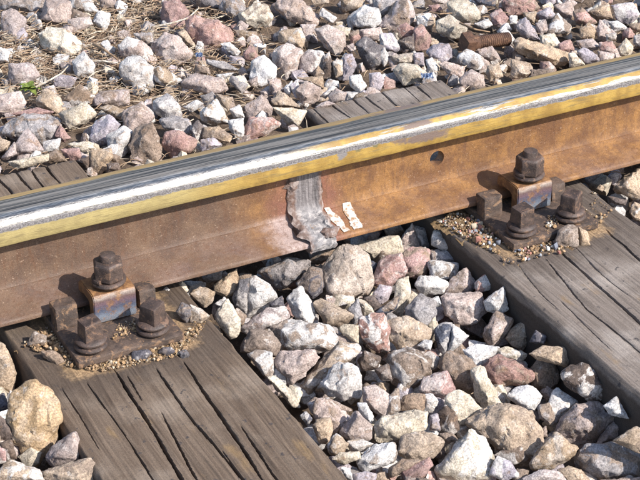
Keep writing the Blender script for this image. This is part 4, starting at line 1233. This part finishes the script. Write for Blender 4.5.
GRT = [proto(400 + i, 1) for i in range(5)]
def simple(seed):
    bm = bmesh.new(); r = random.Random(seed); bmesh.ops.create_icosphere(bm, subdivisions=1, radius=1)
    for v in bm.verts: v.co *= r.uniform(.5, 1.3)
    bmesh.ops.convex_hull(bm, input=bm.verts[:])
    bmesh.ops.triangulate(bm, faces=bm.faces[:]); bm.verts.index_update()
    V = np.array([v.co for v in bm.verts]); F = np.array([[v.index for v in f.verts] for f in bm.faces]); bm.free(); return V, F
GRT = [simple(s) for s in range(8)]
def inpoly(px, py, poly):
    c = False
    for (ax, ay), (bx, by) in zip(poly, poly[1:] + poly[:1]):
        if (ay > py) != (by > py) and px < (bx - ax) * (py - ay) / (by - ay) + ax: c = not c
    return c
def grit(poly, n_, z, rmin, rmax, cols):
    out = []; xs_ = [p[0] for p in poly]; ys_ = [p[1] for p in poly]
    while len(out) < n_:
        px, py = rnd.uniform(min(xs_), max(xs_)), rnd.uniform(min(ys_), max(ys_))
        if not inpoly(px, py, poly): continue
        r = rmin + (rmax - rmin) * rnd.random() ** 5
        p = atz(px, py, z)
        b = cols[rnd.randrange(len(cols))]; k = rnd.uniform(.75, 1.15)
        out.append((p.x, p.y, z + r * .45, r, tuple(min(.85, q * k) for q in b)))
    return out
tanc = [(.36, .25, .14), (.30, .19, .10), (.46, .38, .28), (.30, .20, .12), (.20, .14, .10), (.34, .22, .12), (.26, .17, .10)]
mixc = tanc + [(.30, .14, .11), (.20, .21, .25), (.25, .26, .28), (.34, .19, .16), (.48, .45, .41)]
LG = [(462, 219), (476, 215), (497, 236), (500, 247), (478, 243), (468, 236)]
g1 = grit(A1, 1500, .0025, .0006, .0030, tanc) + grit(A1b, 160, .0145, .0008, .0028, tanc)
g1 += grit([(24, 342), (52, 338), (60, 352), (34, 352)], 60, .003, .0015, .0042, tanc)
heap('grit', g1, M['grit'], 'fine tan and white grit scattered round the left base plate', GRT)
g2 = grit(A2, 1200, .0025, .0006, .0030, tanc * 2 + mixc) + grit(LG, 60, .003, .0022, .0070, mixc) + grit(A2b, 70, .0145, .0008, .0040, tanc + [(.6, .57, .53)])
g2 += grit([(512, 252), (560, 246), (566, 252), (520, 262)], 22, .003, .0024, .0056, mixc)
g2 += grit([(592, 190), (612, 210), (605, 225), (585, 215)], 40, .001, .0010, .0030, tanc)
heap('grit', g2, M['grit'], 'red, blue-grey and tan grit spilled beside the right base plate', GRT)

# ------------------------------------------------------------------ dry straw behind the rail
def straws(n_, region, zf):
    Vs, Fs, Cs, b = [], [], [], 0
    while n_ > 0:
        px, py = rnd.uniform(-40, 660), rnd.uniform(-50, 175)
        if rnd.random() > region(px, py): continue
        n_ -= 1
        p = atz(px, py, -.010); L_ = rnd.uniform(.008, .04); w = rnd.uniform(.0004, .0011)
        a = rnd.uniform(0, 2 * math.pi); pit = rnd.uniform(-.35, .45); bend = rnd.uniform(-.5, .5)
        d = Vector((math.cos(a) * math.cos(pit), math.sin(a) * math.cos(pit), math.sin(pit)))
        d2 = Vector((math.cos(a + bend) * math.cos(pit), math.sin(a + bend) * math.cos(pit), math.sin(pit) - .25)).normalized()
        p0 = Vector((p.x, p.y, zf + rnd.uniform(-.004, .012))); p1 = p0 + d * L_ * .5; p2 = p1 + d2 * L_ * .5
        s = d.cross(Vector((0, 0, 1))).normalized() * w; u = Vector((0, 0, w * 1.2))
        for q, k in ((p0, 1), (p1, .9), (p2, .4)):
            Vs += [q - s * k, q + s * k, q + u * k]
        for j in range(2):
            for i in range(3):
                A, B = b + j * 3 + i, b + j * 3 + (i + 1) % 3
                Fs += [(A, B, B + 3), (A, B + 3, A + 3)]
        c = ((.34, .25, .165), (.28, .19, .12), (.46, .38, .29), (.20, .13, .085))[rnd.randrange(4)]; k = rnd.uniform(.7, 1.1)
        Cs += [(c[0] * k, c[1] * k, c[2] * k, 1)] * 9; b += 9
    o = from_np('dry_straw', Vs, Fs, M['straw'], smooth=False)
    at = o.data.attributes.new('tint', 'FLOAT_COLOR', 'POINT'); at.data.foreach_set('color', np.array(Cs, np.float32).ravel())
    return tag(o, 'dry brown straw and stalks littering the ground behind the rail', kind='stuff')
def dens(px, py):
    a = max(0, 1 - max(0, px - 150) / 140) * max(0, 1 - max(0, py - 55) / 70)
    return .05 + .95 * a
straws(9000, dens, -.016)

def tube(pts, radii, sec=7):
    bm = bmesh.new(); rings = []
    for i, p in enumerate(pts):
        a = pts[max(0, i - 1)]; b = pts[min(len(pts) - 1, i + 1)]
        d = (b - a).normalized(); s = d.cross(Vector((0, 0, 1))).normalized(); u = s.cross(d)
        rings.append([bm.verts.new(p + (s * math.cos(2 * math.pi * j / sec) + u * math.sin(2 * math.pi * j / sec)) * radii[i]) for j in range(sec)])
    for a, b in zip(rings[:-1], rings[1:]):
        for j in range(sec): bm.faces.new((a[j], b[j], b[(j + 1) % sec], a[(j + 1) % sec]))
    bm.faces.new(rings[0]); bm.faces.new(list(reversed(rings[-1])))
    bmesh.ops.recalc_face_normals(bm, faces=bm.faces); return bm
t = NT('twig_bark'); v = t.coord('Object')
M['twig'] = t.set(t.mix(t.ramp(t.noise(v, 200, 4), .4, .6), (.56, .50, .42), (.36, .29, .21)), .85)
t = NT('brown_twig_bark'); v = t.coord('Object')
M['twig2'] = t.set(t.mix(t.ramp(t.noise(v, 200, 4), .4, .6), (.30, .20, .12), (.19, .12, .07)), .85)
def twig(px, zs, r, mat, label):
    P = [atz(x, y, z) for (x, y), z in zip(px, zs)]
    c = P[0].copy(); Q = []
    for a, b in zip(P[:-1], P[1:]):
        for k in range(6):
            q = a.lerp(b, k / 6); q = q + Vector((.0006 * noise.noise(q * 180), .0006 * noise.noise(q * 170 + Vector((5, 0, 0))), .0006 * noise.noise(q * 160 + Vector((0, 5, 0)))))
            Q.append(q - c)
    Q.append(P[-1] - c)
    o = from_bm('dry_twig', tube(Q, [r * (1 - .55 * i / len(Q)) for i in range(len(Q))]), mat, None, c)
    tag(o, label, 'twig', 'dry twigs on the ballast')
twig([(154, 27), (172, 23), (188, 18), (199, 8)], [.012, .020, .026, .020], .0020, M['twig'], 'pale dry twig lying across the reddish stone left of the large pink stone')
twig([(36, 87), (50, 80), (62, 73), (68, 66)], [.004, .014, .012, .006], .0019, M['twig'], 'pale dry twig beside the green weed')
twig([(94, 44), (105, 50), (118, 60)], [.006, .014, .006], .0034, M['twig2'], 'thick brown dry twig left of the mottled round stone')
twig([(92, 61), (104, 61), (118, 63)], [.006, .010, .006], .0022, M['twig'], 'straw-coloured dry twig in front of the thick brown twig')
twig([(460, 23), (474, 29), (490, 32)], [.022, .024, .016], .0022, M['twig2'], 'thin brown dry twig behind the loose rusty bolt')
twig([(430, 12), (440, 14), (452, 13)], [.022, .024, .016], .0018, M['twig2'], 'short brown dry twig near the top edge left of the loose bolt')

# ------------------------------------------------------------------ green weed
t = NT('weed_leaf'); v = t.coord('Object')
M['leaf'] = t.set(t.mix(t.ramp(t.noise(v, 120, 3), .4, .6), (.16, .22, .04), (.34, .40, .10)), .6)
wc = atz(30, 94, -.012)
weed = empty('green_weed', wc); tag(weed, 'small yellow-green weed sprouting between stones at far left', 'weed')
for k in range(9):
    a = rnd.uniform(0, 6.28); L_ = rnd.uniform(.014, .026); el = rnd.uniform(.25, 1.1); bm = bmesh.new(); rows = []
    d = Vector((math.cos(a), math.sin(a), 0)); s = Vector((-d.y, d.x, 0))
    for i in range(6):
        u = i / 5; c = d * L_ * u * math.cos(el) + Vector((0, 0, L_ * (u * math.sin(el) - .5 * u * u) + .010)); w = .0052 * math.sin(math.pi * (u * .88 + .08))
        rows.append([bm.verts.new(c - s * w + Vector((0, 0, .001))), bm.verts.new(c - Vector((0, 0, .0006))), bm.verts.new(c + s * w + Vector((0, 0, .001)))])
    for a_, b_ in zip(rows[:-1], rows[1:]):
        for i in range(2): bm.faces.new((a_[i], a_[i + 1], b_[i + 1], b_[i]))
    bmesh.ops.solidify(bm, geom=bm.faces[:], thickness=.0004)
    from_bm('leaf', bm, M['leaf'], weed)

# ------------------------------------------------------------------ loose bolt lying on the stones behind the rail
p0 = atz(463, 44, .020); p1 = atz(507, 39, .012)
ax = (p1 - p0); Lb = ax.length; ax.normalize()
bolt = empty('loose_bolt', p0); tag(bolt, 'rusty square-headed screw lying loose on the stones behind the rail', 'bolt')
bolt.rotation_euler = ax.to_track_quat('Z', 'Y').to_euler()
bm = box_bm(-.0145, .0145, -.0145, .0145, 0, .020, .0018)
h = from_bm('head', rough_up(bm, 3, .0008, 110, 3), M['oldbolt'], bolt, sharp=42); h.rotation_euler = (0, 0, math.radians(18))
pr = [(.0128, .0195), (.0128, .030)]
z = .030
while z < Lb: pr += [(.0112, z + .0006), (.0121, z + .0016), (.0121, z + .0022), (.0112, z + .0032)]; z += .0040
pr += [(.0085, Lb + .003)]
from_bm('shank', lathe(pr, 26), M['oldbolt'], bolt, sharp=40)

# ------------------------------------------------------------------ blue scraps
t = NT('blue_plastic'); v = t.coord('Object')
M['blue'] = t.set(t.mix(t.ramp(t.noise(v, 260, 4), .45, .6), (.10, .16, .32), (.42, .48, .58)), .35)
def scrap(px, py, z, w, h_, label, seed):
    p = atz(px, py, z); bm = bmesh.new(); n_ = 12; g = []
    for i in range(n_):
        row = []
        for j in range(6):
            u, v_ = i / (n_ - 1) - .5, j / 5 - .5
            q = Vector((u * w, v_ * h_, 0)); q.z = .005 * noise.noise(Vector((u * 7 + seed, v_ * 4, 0))) + .003 * noise.noise(Vector((u * 17, v_ * 9 + seed, 3))) + .003
            row.append(bm.verts.new(q))
        g.append(row)
    for a, b in zip(g[:-1], g[1:]):
        for j in range(5): bm.faces.new((a[j], a[j + 1], b[j + 1], b[j]))
    bmesh.ops.solidify(bm, geom=bm.faces[:], thickness=.0006)
    o = from_bm('plastic_scrap', bm, M['blue'], None, p, sharp=30); o.rotation_euler = (.35, 0, -.35)
    tag(o, label, 'scrap')
scrap(427, 77, .006, .020, .013, 'crumpled blue plastic scrap at the far end of the right sleeper', 2)
scrap(199, 56, .004, .012, .010, 'tiny blue plastic scrap among stones in front of the large pink stone', 6)
